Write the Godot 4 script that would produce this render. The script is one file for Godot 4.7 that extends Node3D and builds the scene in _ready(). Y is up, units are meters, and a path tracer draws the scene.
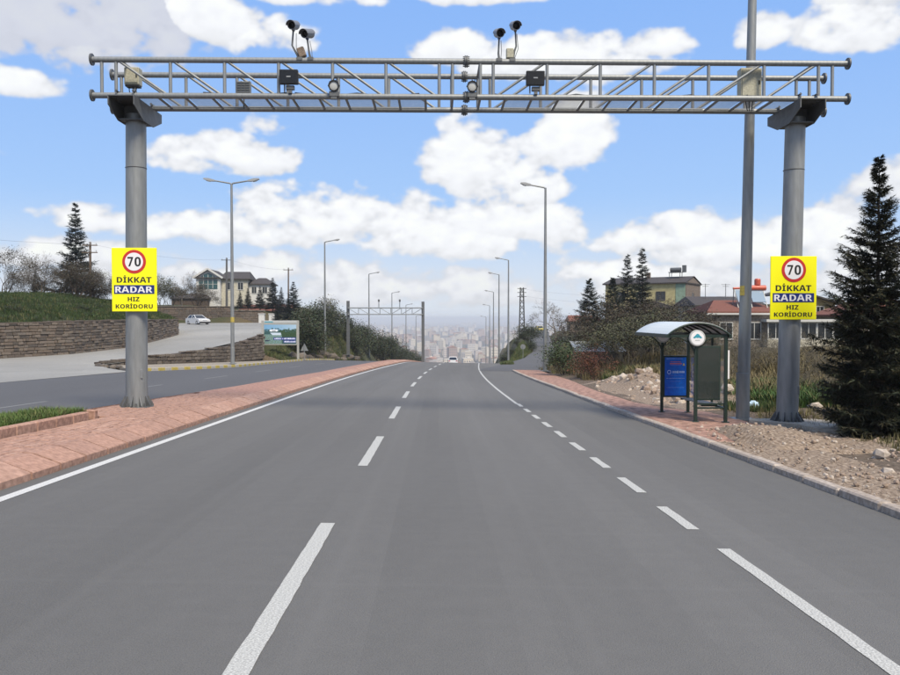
extends Node3D
# x runs to the right, y up; the dual carriageway runs away along -z. "s" is the distance along the road, s = -z.

var M := {}
var names := {}
var rng := RandomNumberGenerator.new()
var N1 := FastNoiseLite.new()

# ---------------------------------------------------------------- mesh builder
class MB:
	var v := PackedVector3Array()
	var n := PackedVector3Array()
	var c := PackedColorArray()
	var uv := PackedVector2Array()
	var col := Color(1, 1, 1)
	var use_col := false
	func tri(a: Vector3, b: Vector3, d: Vector3, o: Vector3) -> void:
		var g := (b - a).cross(d - a)
		if g.dot(o) > 0.0:
			v.append(a); v.append(d); v.append(b)
		else:
			v.append(a); v.append(b); v.append(d)
		var nn := o.normalized()
		n.append(nn); n.append(nn); n.append(nn)
		if use_col:
			c.append(col); c.append(col); c.append(col)
	func face(a: Vector3, b: Vector3, d: Vector3) -> void:
		tri(a, b, d, (b - a).cross(d - a))
	func quad(a: Vector3, b: Vector3, d: Vector3, e: Vector3, o: Vector3) -> void:
		var g := (b - a).cross(d - a) + (d - a).cross(e - a)
		if g.dot(o) < 0.0: g = -g
		tri(a, b, d, g); tri(a, d, e, g)
	func quad_uv(a: Vector3, b: Vector3, d: Vector3, e: Vector3, o: Vector3) -> void: # a lower left, b lower right, d upper right, e upper left
		var ps := [a, b, d, e]
		var us := [Vector2(0, 1), Vector2(1, 1), Vector2(1, 0), Vector2(0, 0)]
		var ids := [0, 1, 2, 0, 2, 3] if (b - a).cross(d - a).dot(o) < 0.0 else [0, 2, 1, 0, 3, 2]
		for i in ids:
			v.append(ps[i]); n.append(o.normalized()); uv.append(us[i])
	func smooth_quad(a: Vector3, b: Vector3, d: Vector3, e: Vector3, na: Vector3, nb: Vector3, nd: Vector3, ne: Vector3) -> void:
		var g := (b - a).cross(d - a) + (d - a).cross(e - a)
		if g.dot(na + nd) > 0.0:
			v.append(a); v.append(d); v.append(b); v.append(a); v.append(e); v.append(d)
			n.append(na); n.append(nd); n.append(nb); n.append(na); n.append(ne); n.append(nd)
		else:
			v.append(a); v.append(b); v.append(d); v.append(a); v.append(d); v.append(e)
			n.append(na); n.append(nb); n.append(nd); n.append(na); n.append(nd); n.append(ne)
		if use_col:
			for i in 6: c.append(col)
	func box(p: Vector3, z: Vector3, b := Basis()) -> void:
		var h := z * 0.5
		var x := b.x * h.x; var y := b.y * h.y; var w := b.z * h.z
		quad(p + x - y - w, p + x + y - w, p + x + y + w, p + x - y + w, x)
		quad(p - x - y - w, p - x + y - w, p - x + y + w, p - x - y + w, -x)
		quad(p - x + y - w, p + x + y - w, p + x + y + w, p - x + y + w, y)
		quad(p - x - y - w, p + x - y - w, p + x - y + w, p - x - y + w, -y)
		quad(p - x - y + w, p + x - y + w, p + x + y + w, p - x + y + w, w)
		quad(p - x - y - w, p + x - y - w, p + x + y - w, p - x + y - w, -w)
	func cbox(p: Vector3, z: Vector3, e: float, b := Basis()) -> void: # box with chamfered edges
		var h := z * 0.5
		var ax := [b.x, b.y, b.z]
		var hs := [h.x, h.y, h.z]
		for i in 3:
			var j := (i + 1) % 3
			var k := (i + 2) % 3
			for si in [-1.0, 1.0]:
				var o: Vector3 = p + ax[i] * (hs[i] * si)
				var u: Vector3 = ax[j] * (hs[j] - e)
				var w: Vector3 = ax[k] * (hs[k] - e)
				quad(o - u - w, o + u - w, o + u + w, o - u + w, ax[i] * si)
				for sj in [-1.0, 1.0]: # edge between faces i and j, along k
					var p1: Vector3 = p + ax[i] * (hs[i] * si) + ax[j] * ((hs[j] - e) * sj)
					var p2: Vector3 = p + ax[i] * ((hs[i] - e) * si) + ax[j] * (hs[j] * sj)
					quad(p1 - w, p1 + w, p2 + w, p2 - w, ax[i] * si + ax[j] * sj)
		for si in [-1.0, 1.0]:
			for sj in [-1.0, 1.0]:
				for sk in [-1.0, 1.0]:
					var q: Vector3 = p + ax[0] * ((hs[0] - e) * si) + ax[1] * ((hs[1] - e) * sj) + ax[2] * ((hs[2] - e) * sk)
					tri(q + ax[0] * (e * si), q + ax[1] * (e * sj), q + ax[2] * (e * sk), ax[0] * si + ax[1] * sj + ax[2] * sk)
	func bar(a: Vector3, b: Vector3, w: float, h: float, up := Vector3.UP) -> void: # rectangular bar
		var d := (b - a)
		var z := d.normalized()
		var x := up.cross(z)
		if x.length() < 0.01: x = Vector3.RIGHT.cross(z)
		x = x.normalized()
		box((a + b) * 0.5, Vector3(w, h, d.length()), Basis(x, z.cross(x), z))
	func tube(ps: Array, rs: Array, sides := 8, caps := true) -> void:
		var ring := []
		var x := Vector3.ZERO
		for i in ps.size():
			var t: Vector3 = (ps[mini(i + 1, ps.size() - 1)] - ps[maxi(i - 1, 0)]).normalized()
			if i == 0:
				x = t.cross(Vector3(0.31, 0.17, 0.93))
				if x.length() < 0.1: x = t.cross(Vector3.RIGHT)
			x = (x - t * x.dot(t)).normalized()
			var y := t.cross(x)
			var r := []
			for k in sides:
				var a := TAU * k / sides
				r.append(x * cos(a) + y * sin(a))
			ring.append(r)
		for i in ps.size() - 1:
			var p: Vector3 = ps[i]; var q: Vector3 = ps[i + 1]
			for k in sides:
				var k2 := (k + 1) % sides
				var a: Vector3 = ring[i][k]; var b: Vector3 = ring[i][k2]; var d: Vector3 = ring[i + 1][k2]; var e: Vector3 = ring[i + 1][k]
				smooth_quad(p + a * rs[i], p + b * rs[i], q + d * rs[i + 1], q + e * rs[i + 1], a, b, d, e)
		if caps:
			for i in [0, ps.size() - 1]:
				var o: Vector3 = (ps[1] - ps[0]) * -1.0 if i == 0 else ps[i] - ps[i - 1]
				if rs[i] > 0.002:
					for k in sides:
						tri(ps[i], ps[i] + ring[i][k] * rs[i], ps[i] + ring[i][(k + 1) % sides] * rs[i], o)
	func lathe(prof: Array, o: Vector3, sides := 16, b := Basis()) -> void: # prof: Vector2(radius, height) along b.y
		for i in prof.size() - 1:
			var p: Vector2 = prof[i]; var q: Vector2 = prof[i + 1]
			var t := (q - p)
			var nr := Vector2(t.y, -t.x).normalized()
			for k in sides:
				var a0 := TAU * k / sides; var a1 := TAU * (k + 1) / sides
				var d0 := b.x * cos(a0) + b.z * sin(a0); var d1 := b.x * cos(a1) + b.z * sin(a1)
				smooth_quad(o + d0 * p.x + b.y * p.y, o + d1 * p.x + b.y * p.y, o + d1 * q.x + b.y * q.y, o + d0 * q.x + b.y * q.y, d0 * nr.x + b.y * nr.y, d1 * nr.x + b.y * nr.y, d1 * nr.x + b.y * nr.y, d0 * nr.x + b.y * nr.y)
	func prism(poly: PackedVector2Array, o: Vector3, x: Vector3, y: Vector3, depth: Vector3) -> void: # poly in the x,y axes, pushed along depth
		var ids := Geometry2D.triangulate_polygon(poly)
		for i in range(0, ids.size(), 3):
			var a := o + x * poly[ids[i]].x + y * poly[ids[i]].y
			var b := o + x * poly[ids[i + 1]].x + y * poly[ids[i + 1]].y
			var d := o + x * poly[ids[i + 2]].x + y * poly[ids[i + 2]].y
			tri(a, b, d, -depth); tri(a + depth, b + depth, d + depth, depth)
		var s := 0.0
		for i in poly.size():
			s += poly[i].cross(poly[(i + 1) % poly.size()])
		for i in poly.size():
			var p := poly[i]; var q := poly[(i + 1) % poly.size()]
			var t := q - p
			var nn := Vector2(t.y, -t.x) * signf(s)
			var a := o + x * p.x + y * p.y
			var b := o + x * q.x + y * q.y
			quad(a, b, b + depth, a + depth, x * nn.x + y * nn.y)
	func rock(p: Vector3, z: Vector3, r: RandomNumberGenerator, b := Basis()) -> void: # uneven stone, 20 faces
		var ph := 1.618
		var q := [Vector3(-1, ph, 0), Vector3(1, ph, 0), Vector3(-1, -ph, 0), Vector3(1, -ph, 0), Vector3(0, -1, ph), Vector3(0, 1, ph), Vector3(0, -1, -ph), Vector3(0, 1, -ph), Vector3(ph, 0, -1), Vector3(ph, 0, 1), Vector3(-ph, 0, -1), Vector3(-ph, 0, 1)]
		for i in 12:
			var d: Vector3 = q[i].normalized() * r.randf_range(0.68, 1.12)
			q[i] = p + b * (d * z * 0.5)
		for f in [[0, 11, 5], [0, 5, 1], [0, 1, 7], [0, 7, 10], [0, 10, 11], [1, 5, 9], [5, 11, 4], [11, 10, 2], [10, 7, 6], [7, 1, 8], [3, 9, 4], [3, 4, 2], [3, 2, 6], [3, 6, 8], [3, 8, 9], [4, 9, 5], [2, 4, 11], [6, 2, 10], [8, 6, 7], [9, 8, 1]]:
			tri(q[f[0]], q[f[1]], q[f[2]], (q[f[0]] + q[f[1]] + q[f[2]]) / 3.0 - p)
	func mesh(m: Material) -> ArrayMesh:
		var a := []
		a.resize(Mesh.ARRAY_MAX)
		a[Mesh.ARRAY_VERTEX] = v
		a[Mesh.ARRAY_NORMAL] = n
		if use_col: a[Mesh.ARRAY_COLOR] = c
		if uv.size() == v.size(): a[Mesh.ARRAY_TEX_UV] = uv
		var r := ArrayMesh.new()
		r.add_surface_from_arrays(Mesh.PRIMITIVE_TRIANGLES, a)
		r.surface_set_material(0, m)
		return r

func mb(colour = null) -> MB:
	var b := MB.new()
	if colour != null:
		b.use_col = true
		b.col = colour
	return b

# ---------------------------------------------------------------- naming
func numbered(called: String) -> String:
	var k: int = names.get(called, 0)
	names[called] = k + 1
	return called if k == 0 else "%s_%03d" % [called, k]

func thing(called: String, label: String, category: String, at := Vector3.ZERO, turn := 0.0, group := "") -> Node3D:
	var o := Node3D.new()
	o.name = numbered(called)
	add_child(o)
	o.position = at
	o.rotation.y = turn
	tag(o, label, category, group)
	return o

func tag(o: Node, label: String, category: String, group := "") -> void:
	o.set_meta("label", label)
	o.set_meta("category", category)
	if group: o.set_meta("group", group)

func part(called: String, m, parent: Node, label := "") -> MeshInstance3D:
	var o := MeshInstance3D.new()
	o.name = called
	o.mesh = m
	parent.add_child(o, true)
	if label: o.set_meta("label", label)
	return o

func single(called: String, m: Mesh, label: String, category: String, at := Vector3.ZERO, group := "") -> MeshInstance3D:
	var o := MeshInstance3D.new()
	o.name = numbered(called)
	o.mesh = m
	add_child(o)
	o.position = at
	tag(o, label, category, group)
	return o

func struct(called: String, m: Mesh, label := "", category := "") -> MeshInstance3D:
	var o := MeshInstance3D.new()
	o.name = numbered(called)
	o.mesh = m
	add_child(o)
	o.set_meta("kind", "structure")
	if label: tag(o, label, category)
	return o

func copy(o: Node3D, at: Vector3, turn: float, size: float, label: String, group := "") -> Node3D:
	var d: Node3D = o.duplicate()
	var base: String = o.get_meta("base_name", String(o.name))
	d.name = numbered(base)
	add_child(d)
	d.position = at
	d.rotation = Vector3(0, turn, 0)
	d.scale = Vector3.ONE * size
	d.set_meta("label", label)
	if group: d.set_meta("group", group)
	return d

# ---------------------------------------------------------------- materials
var tex_cache := {}
func tone(seed_: int, freq: float, lo: float, hi: float, speck := 0.0, size := 512, warm := 0.0) -> ImageTexture: # grain: coarse and fine noise, as a grey (or slightly warm) tone
	var key := str([seed_, freq, lo, hi, speck, size, warm])
	if tex_cache.has(key): return tex_cache[key]
	var a := FastNoiseLite.new()
	a.seed = seed_
	a.frequency = freq
	a.fractal_octaves = 5
	var d1 := a.get_seamless_image(size, size).get_data()
	a.seed = seed_ + 7
	a.frequency = 0.35
	a.fractal_octaves = 2
	var d2 := a.get_seamless_image(size, size).get_data()
	var o := PackedByteArray()
	o.resize(size * size * 3)
	for i in size * size:
		var t := d1[i] / 255.0
		var q := (d2[i] / 255.0 - 0.5) * speck
		var g := clampf(lo + (hi - lo) * t + q, 0.0, 1.0)
		o[i * 3] = int(255 * g)
		o[i * 3 + 1] = int(255 * clampf(g - warm * (1.0 - t), 0, 1))
		o[i * 3 + 2] = int(255 * clampf(g - 2.0 * warm * (1.0 - t), 0, 1))
	var im := Image.create_from_data(size, size, false, Image.FORMAT_RGB8, o)
	im.generate_mipmaps()
	tex_cache[key] = ImageTexture.create_from_image(im)
	return tex_cache[key]

func bump_tex(seed_: int, freq: float, strength: float, size := 512) -> ImageTexture:
	var a := FastNoiseLite.new()
	a.seed = seed_
	a.frequency = freq
	a.fractal_octaves = 4
	var im := a.get_seamless_image(size, size)
	im.convert(Image.FORMAT_RGBA8)
	im.bump_map_to_normal_map(strength)
	return ImageTexture.create_from_image(im)

func lin(r: float, g: float, b: float) -> Color:
	return Color(r, g, b).linear_to_srgb()

func mat(called: String, colour: Color, rough := 0.8, metal := 0.0, tex: Texture2D = null, scale_ := 0.5, vc := false, normal: Texture2D = null) -> StandardMaterial3D:
	var m := StandardMaterial3D.new()
	m.albedo_color = colour.linear_to_srgb()
	m.roughness = rough
	m.metallic = metal
	if tex:
		m.albedo_texture = tex
	if normal:
		m.normal_enabled = true
		m.normal_texture = normal
	if tex or normal:
		m.uv1_triplanar = true
		m.uv1_world_triplanar = true
		m.uv1_scale = Vector3.ONE * scale_
	m.vertex_color_use_as_albedo = vc
	M[called] = m
	return m

# ---------------------------------------------------------------- the lie of the land
func bend(s: float) -> float: # the road swings gently to the right
	if s < 28.0: return 0.0
	if s < 75.0: return 0.0006 * (s - 28.0) * (s - 28.0)
	return 1.325 + 0.0564 * (s - 75.0)

func grade(s: float) -> float: # long profile: 3.4 % down, steeper past a crest
	if s < 80.0: return -0.034 * s
	var t := minf(s - 80.0, 20.0)
	return -2.72 - (0.034 * t + 0.031 * t * t / 40.0) - 0.065 * maxf(0.0, s - 100.0)

func P(x: float, s: float) -> float: # carriageway plane with crossfall
	return grade(s) - 0.02 * clampf(x - bend(s), -18.0, 9.0)

func V(x: float, y: float, s: float) -> Vector3:
	return Vector3(x, y, -s)

func lerp_table(t: Array, s: float) -> float:
	if s <= t[0][0]: return t[0][1]
	for i in t.size() - 1:
		if s <= t[i + 1][0]:
			return lerpf(t[i][1], t[i + 1][1], (s - t[i][0]) / (t[i + 1][0] - t[i][0]))
	return t[-1][1]

const LEFT_EDGE := [[-60, -18.0], [47.5, -18.0], [48.7, -17.4], [53.7, -15.9], [59.5, -15.1], [82, -15.4], [600, -15.6]] # outer edge of the opposite carriageway, from the bend line
const MEDIAN_LEFT := [[-60, -8.5], [16, -8.5], [22, -8.1], [30, -7.5], [46, -6.9], [600, -6.9]]
const RIGHT_EDGE := [[-60, 5.3], [16, 5.35], [35, 5.45], [60, 5.2], [600, 5.2]]
# side street on the left: pairs of left and right edge points (x, s, y)
const SIDE := [[-62, 28, -0.85, -18.0, 20, 0], [-60, 37.5, -0.98, -18.0, 34, 0], [-45, 45.8, -1.02, -18.0, 47.2, 0], [-36, 52.7, -1.05, -21.6, 53.0, -1.4], [-31.8, 57.8, -1.04, -23.7, 56.9, -1.42], [-28.0, 72, -0.8, -20.3, 64, -1.0], [-28.2, 88, 0.06, -16.8, 76.5, 0.1], [-38, 99, 0.6, -18.6, 90, 0.7], [-46, 120.5, 1.1, -24.2, 120.5, 1.2]]
# side street on the right: centre x, s, y, half width
const BRANCH := [[6.0, 66, -2.36, 2.2], [9.4, 80, -2.86, 3.0], [13.0, 100, -3.1, 1.9], [16.3, 120, -3.1, 1.6], [21.0, 160, -2.4, 2.0], [25.8, 200, -1.55, 2.4], [28, 220, -1.9, 2.4], [32, 250, -5, 2.4]]
const CONTROL := [
	[8, 4, -0.25], [8, 10, -0.5], [8, 20, -0.86], [8, 30, -1.2], [8, 45, -1.72], [8.4, 60, -2.25], [12, 4, -0.1], [12, 12, -0.45], [12, 20, -0.7], [12, 28, -0.7], [12, 40, -1.0], [12, 60, -1.7], [18, 20, -0.5], [18, 35, -0.3], [18, 50, -0.6], [18, 64, -0.6], [25, 30, 0], [25, 45, -0.1], [28, 62, -0.3], [40, 62, 0], [40, 30, 0.3], [22, 85, -0.8], [30, 110, -0.5], [45, 110, 0], [70, 80, 1], [70, 30, 1],
	[13, 78, -2.3], [16, 95, -1.7], [8.8, 96, -3.5], [9.6, 106, -3.1], [10.8, 112, -2.1], [12.3, 118, -1.8], [13, 127, -1.6], [14, 140, -1.6], [16, 160, -2.2], [11, 150, -5], [13, 180, -6], [18, 110, -1.6], [22, 130, -0.8], [26, 150, -0.7], [29, 180, -0.9], [33, 205, -1.3], [40, 150, -0.3], [16, 200, -8], [21, 195, -3], [60, 200, -2],
	[-20, 8, -0.1], [-20, 25, -0.75], [-45, 20, -0.7], [-50, 38, -1.0], [-40, 47, -1.2], [-25, 50, -1.3], [-33, 57, -1.3], [-29.5, 72, -1.0], [-29.6, 88, -0.2], [-36, 65, 1.6], [-34, 76, 1.9], [-34, 88, 1.9], [-44, 66, 3.6], [-42, 80, 3.7], [-42, 92, 2.4], [-52, 70, 4.0], [-52, 88, 4.0], [-52, 50, 2.5], [-70, 60, 4.4], [-70, 100, 4.6], [-50, 104, 2.0], [-60, 112, 3.2],
	[-38, 100, 0.4], [-40, 118, 0.9], [-28, 110, 0.8], [-20, 90, 0.3], [-18, 110, 0.8], [-40, 130, 3.4], [-30, 130, 3.2], [-24, 126, 1.8], [-30, 150, 4.2], [-50, 150, 4.3], [-80, 150, 5], [-18, 126, 1.0], [-15.4, 100, 0.0], [-14.3, 120, -1.0],
	[-15, 83, -1.7], [-14.6, 90, -2.1], [-12.8, 110, -3.2], [-11, 130, -4.6], [-15, 140, -2.0], [-12, 160, -5.6], [-18, 170, -2.5], [-25, 185, -2], [-10, 200, -9], [-20, 210, -6], [-40, 200, 0]]

func far_height(s: float) -> float:
	return lerp_table([[160, -5], [300, -15], [600, -45], [1000, -80], [1400, -85], [40000, -85]], s)

var side_poly := PackedVector2Array()
func terrain(x: float, s: float) -> float:
	var w := 0.0
	var h := 0.0
	if s < 320.0:
		for p in CONTROL:
			var dx: float = x - p[0]; var dz: float = s - p[1]
			var q: float = dx * dx + dz * dz + 0.6
			q = 1.0 / (q * q)
			w += q
			h += q * p[2]
		h /= w
	var b := bend(s)
	var u := x - b
	var left: float = lerp_table(LEFT_EDGE, s)
	var plane := P(x, s)
	var out := maxf(left - 0.6 - u, u - 6.4)
	h = lerpf(plane - 0.02, h, smoothstep(0.0, 3.0, out))
	if s > 150.0:
		h = lerpf(h, far_height(s) + 6.0 * N1.get_noise_2d(x * 0.02, s * 0.02) * smoothstep(1500.0, 300.0, s), smoothstep(170.0, 320.0, s))
	if out < 0.2: h = minf(h, plane - (0.3 if u < 5.0 else 0.02))
	return h

func branch_at(s: float) -> Vector3: # centre x, height, half width
	for i in BRANCH.size() - 1:
		if s <= BRANCH[i + 1][1]:
			var t := clampf((s - BRANCH[i][1]) / (BRANCH[i + 1][1] - BRANCH[i][1]), 0, 1)
			return Vector3(lerpf(BRANCH[i][0], BRANCH[i + 1][0], t), lerpf(BRANCH[i][2], BRANCH[i + 1][2], t), lerpf(BRANCH[i][3], BRANCH[i + 1][3], t))
	return Vector3(BRANCH[-1][0], BRANCH[-1][2], BRANCH[-1][3])

func side_height(x: float, s: float) -> float: # height of the left side street by its nearest cross-section
	for i in SIDE.size() - 1:
		var a = SIDE[i]; var b = SIDE[i + 1]
		var poly := PackedVector2Array([Vector2(a[0], a[1]), Vector2(a[3], a[4]), Vector2(b[3], b[4]), Vector2(b[0], b[1])])
		if Geometry2D.is_point_in_polygon(Vector2(x, s), poly):
			return minf(minf(a[2], b[2]), minf(side_right(i), side_right(i + 1)))
	return 1e9

func side_right(i: int) -> float:
	return SIDE[i][5] if SIDE[i][5] != 0 else P(SIDE[i][3], SIDE[i][4]) + 0.006

func ground(x: float, s: float) -> float: # terrain, lowered under the side streets and pavements
	var h := terrain(x, s)
	if s > 47.0 and s < 78.0 and x < -13.0: # foot of the rubble wall
		if x > lerp_table([[47, -18.5], [57, -24.6], [60.4, -22.4], [64.2, -20.7], [70.4, -18.4], [76.6, -17.0], [78, -16.5]], s) - 0.2: h = minf(h, P(x, s) - 0.06)
	if s > 60.0 and s < 249.0:
		var br := branch_at(s)
		var d := absf(x - br.x) - br.z
		if d < 1.6: h = minf(h, lerpf(br.y - 0.12, h, smoothstep(0.3, 1.6, d)))
	if s > 19.0 and s < 121.5 and x < -13.0:
		for o in [Vector2(0, 0), Vector2(1.2, 0), Vector2(-1.2, 0), Vector2(0, 1.2), Vector2(0, -1.2)]:
			h = minf(h, side_height(x + o.x, s + o.y) - 0.25)
	return h

func _ready() -> void:
	# camera: eye height 1.9 m, about 46 degrees high, looking slightly down and a touch to the right of the road
	var cam := Camera3D.new()
	cam.name = "camera"
	cam.fov = 45.75
	cam.near = 0.05
	cam.far = 60000.0
	cam.position = Vector3(0, 1.9, 0)
	cam.rotation = Vector3(-atan(19.5 / 800.0), -atan(14.0 / 800.0), 0)
	add_child(cam)
	cam.current = true
	var sun := DirectionalLight3D.new()
	sun.name = "sun"
	sun.light_energy = 0.5
	sun.light_color = Color(1.0, 0.95, 0.86)
	sun.light_angular_distance = 20.0
	sun.shadow_enabled = true
	add_child(sun)
	sun.look_at_from_position(Vector3(3.5, 10, 7), Vector3.ZERO)
	var env := Environment.new()
	env.background_mode = Environment.BG_SKY
	env.tonemap_mode = Environment.TONE_MAPPER_LINEAR
	env.tonemap_exposure = 3.4
	env.sdfgi_enabled = true
	env.ssao_enabled = true
	env.ssil_enabled = true
	env.fog_enabled = true
	env.fog_density = 0.00024
	env.fog_light_color = Color(0.95, 0.97, 1.0)
	var sky := Sky.new()
	var sm := PanoramaSkyMaterial.new()
	sm.panorama = make_sky(1.0 / 3.4)
	sky.sky_material = sm
	env.sky = sky
	var we := WorldEnvironment.new()
	we.name = "environment"
	we.environment = env
	add_child(we)
	N1.seed = 4
	N1.frequency = 0.02
	N1.fractal_octaves = 4
	build_materials()
	build_land()
	build_walls()
	build_houses()
	build_city()
	build_gantry()
	far_gantry()
	build_lamps()
	build_shelter()
	build_furniture()
	build_plants()

# ---------------------------------------------------------------- sky: clear blue with fair-weather cumulus; az, el, half width, half height in degrees, weight, whiteness
const CLOUDS := [[-25.2, 18.2, 9.7, 3.1, 1, 0.75], [-15.4, 19.6, 3.3, 2.2, 1, 1], [-27.6, 14.3, 3.3, 1.0, 1, 1], [-22.8, 16.6, 4.0, 1.7, 0.8, 0.8], [-14.8, 10.9, 5.4, 1.5, 1, 1], [-16.4, 10.4, 3.4, 1.1, 1, 1], [-21.6, 6.4, 5.0, 1.1, 0.9, 1], [-15.8, 5.9, 7.6, 1.5, 1, 1], [-5.4, 6.8, 10.0, 2.6, 1, 1], [0.3, 5.6, 8.6, 2.1, 1, 1], [2.4, 10.8, 3.7, 3.3, 1, 1], [6.0, 9.0, 4.3, 2.1, 1, 1], [9.2, 12.3, 3.3, 3.5, 1, 1], [1.4, 18.4, 3.2, 1.4, 1, 1], [8.8, 17.5, 7.1, 2.1, 1, 1], [15.0, 18.1, 2.9, 1.0, 0.9, 1], [17.6, 5.4, 6.8, 1.9, 1, 1], [24.5, 5.2, 5.9, 1.7, 1, 1], [20.8, 4.5, 8.0, 1.5, 1, 1], [28.0, 17.7, 4.9, 1.9, 1, 1], [22.4, 18.1, 1.9, 1.3, 0.9, 1], [-9.6, 21.3, 6.4, 0.7, 0.8, 1], [3.1, 21.6, 5.0, 0.6, 0.7, 1], [-11.7, 18.5, 3.5, 1.3, 0.5, 1], [4.6, 6.6, 7.9, 2.1, 1, 1], [-13.1, 3.0, 14.0, 1.5, 0.6, 0.95], [2.4, 2.0, 15.7, 1.6, 0.7, 0.93], [22.0, 2.2, 11.9, 1.3, 0.6, 0.95], [-23.4, 4.1, 7.2, 1.3, 0.7, 0.97], [-11.7, 13.3, 1.5, 1.0, 0.5, 1], [13.0, 3.0, 5.6, 1.1, 0.6, 1]]
var cn := FastNoiseLite.new()
var cn2 := FastNoiseLite.new()
func sky_at(az: float, el: float, list: Array) -> Color:
	var a := deg_to_rad(az); var e := deg_to_rad(el)
	var d := Vector3(sin(a) * cos(e), sin(e) * 1.5, -cos(a) * cos(e))
	var top := Color(0.20, 0.42, 0.93)
	var low := Color(0.52, 0.74, 1.0)
	var t := pow(clampf(1.0 - sin(maxf(e, 0.0)) * 1.25, 0.0, 1.0), 2.6)
	var c := top.lerp(low, t)
	c = c.lerp(Color(0.73, 0.79, 0.87), smoothstep(9.0, 0.0, el))
	var f := cn.get_noise_3dv(d * 9.0)
	var f2 := cn2.get_noise_3dv(d * 30.0)
	var best := -1.0
	var white := 1.0
	var low_part := 0.0
	for k in list:
		var u: float = (az - k[0]) / k[2]
		var v: float = (el - k[1]) / k[3]
		if v < 0.0: v *= 1.35
		var q: float = (1.0 - (u * u + v * v)) * k[4]
		if q > best:
			best = q
			white = k[5]
			low_part = clampf(-v, 0.0, 1.0)
	best = maxf(best, -1.0)
	var dens := best * 0.75 + f * 0.9 + f2 * 0.36
	var cover := smoothstep(-0.08, 0.30, dens)
	var core := smoothstep(0.05, 0.6, dens)
	var g := lerpf(0.80, 1.0, core) - 0.14 * low_part * core
	g += 0.10 * f2
	var cloud := Color(g * 0.985, g, minf(g * 1.03, 1.0)) * white
	cloud = cloud.lerp(Color(0.66, 0.70, 0.83), clampf((1.0 - white) * 2.4, 0, 1))
	return c.lerp(cloud, cover * 0.97)

func make_sky(gain: float) -> ImageTexture:
	cn.seed = 11; cn.frequency = 1.0; cn.fractal_octaves = 5; cn.fractal_gain = 0.55
	cn2.seed = 5; cn2.frequency = 1.0; cn2.fractal_octaves = 4
	rng.seed = 77
	var all := CLOUDS.duplicate()
	for i in 150: # the same kind of sky all round
		var az := rng.randf_range(30, 330)
		if az > 180: az -= 360
		var el := 3.0 + 70.0 * pow(rng.randf(), 1.6)
		var sz := rng.randf_range(2.5, 8.0)
		all.append([az, el, sz * 1.5 / maxf(0.35, cos(deg_to_rad(el))), sz * rng.randf_range(0.35, 0.75), 1.0, 0.95])
	for i in 22:
		all.append([rng.randf_range(-32, 32), rng.randf_range(28, 75), rng.randf_range(5, 14), rng.randf_range(2, 6), 1.0, 0.95])
	var w := 448; var h := 224
	var data := PackedFloat32Array()
	data.resize(w * h * 3)
	for j in h:
		var el := 90.0 - 180.0 * (j + 0.5) / h
		for i in w:
			var c := Color(0.73, 0.79, 0.87)
			if el > -1.0: c = sky_at(fposmod((i + 0.5) / w * 360.0 + 180.0, 360.0) - 180.0, maxf(el, 0.0), all) # column 0 looks along -z
			var o := (j * w + i) * 3
			data[o] = c.r * gain; data[o + 1] = c.g * gain; data[o + 2] = c.b * gain
	var im := Image.create_from_data(w, h, false, Image.FORMAT_RGBF, data.to_byte_array())
	im.resize(4096, 2048, Image.INTERPOLATE_CUBIC)
	var list := []
	for k in all:
		if absf(k[0]) < 34.0 + k[2] * 1.5 and k[1] < 34.0 + k[3] * 1.5: list.append(k)
	var px := 4096.0 / 360.0
	var x0 := int(2048 - 35 * px); var wd := int(70 * px)
	var y0 := int(1024 - 34 * px); var hd := 1024 - y0
	data.resize(wd * hd * 3)
	for j in hd:
		var el := 90.0 - (y0 + j + 0.5) * 180.0 / 2048.0
		for i in wd:
			var c := sky_at((x0 + i + 0.5) / px - 180.0, el, list)
			var o := (j * wd + i) * 3
			data[o] = c.r * gain; data[o + 1] = c.g * gain; data[o + 2] = c.b * gain
	var det := Image.create_from_data(wd, hd, false, Image.FORMAT_RGBF, data.to_byte_array())
	var half := 2048 - x0
	im.blit_rect(det, Rect2i(half, 0, wd - half, hd), Vector2i(0, y0))
	im.blit_rect(det, Rect2i(0, 0, half, hd), Vector2i(x0 + 2048, y0))
	return ImageTexture.create_from_image(im)

# ---------------------------------------------------------------- ribbons of road
func ribbon(b: MB, s0: float, s1: float, step: float, left: Callable, right: Callable, height: Callable, cross := 1, shade = null) -> void:
	var rows := []
	var s := s0
	var ss := []
	while s < s1 - 0.01:
		ss.append(s)
		s += step * (1.0 if s < 40.0 else (2.0 if s < 100.0 else 6.0))
	ss.append(s1)
	for q in ss:
		var r := []
		var a: float = left.call(q); var e: float = right.call(q)
		for k in cross + 1:
			var x := lerpf(a, e, float(k) / cross)
			r.append(V(x, height.call(x, q), q))
		rows.append(r)
	for i in rows.size() - 1:
		for k in cross:
			if shade != null: b.col = shade.call(rows[i][k].x, ss[i])
			b.quad(rows[i][k], rows[i][k + 1], rows[i + 1][k + 1], rows[i + 1][k], Vector3.UP)

func sheet(b: MB, pts: Array, up := Vector3.UP) -> void: # pts: rows of equal length
	for i in pts.size() - 1:
		for k in pts[i].size() - 1:
			b.quad(pts[i][k], pts[i][k + 1], pts[i + 1][k + 1], pts[i + 1][k], up)

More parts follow.
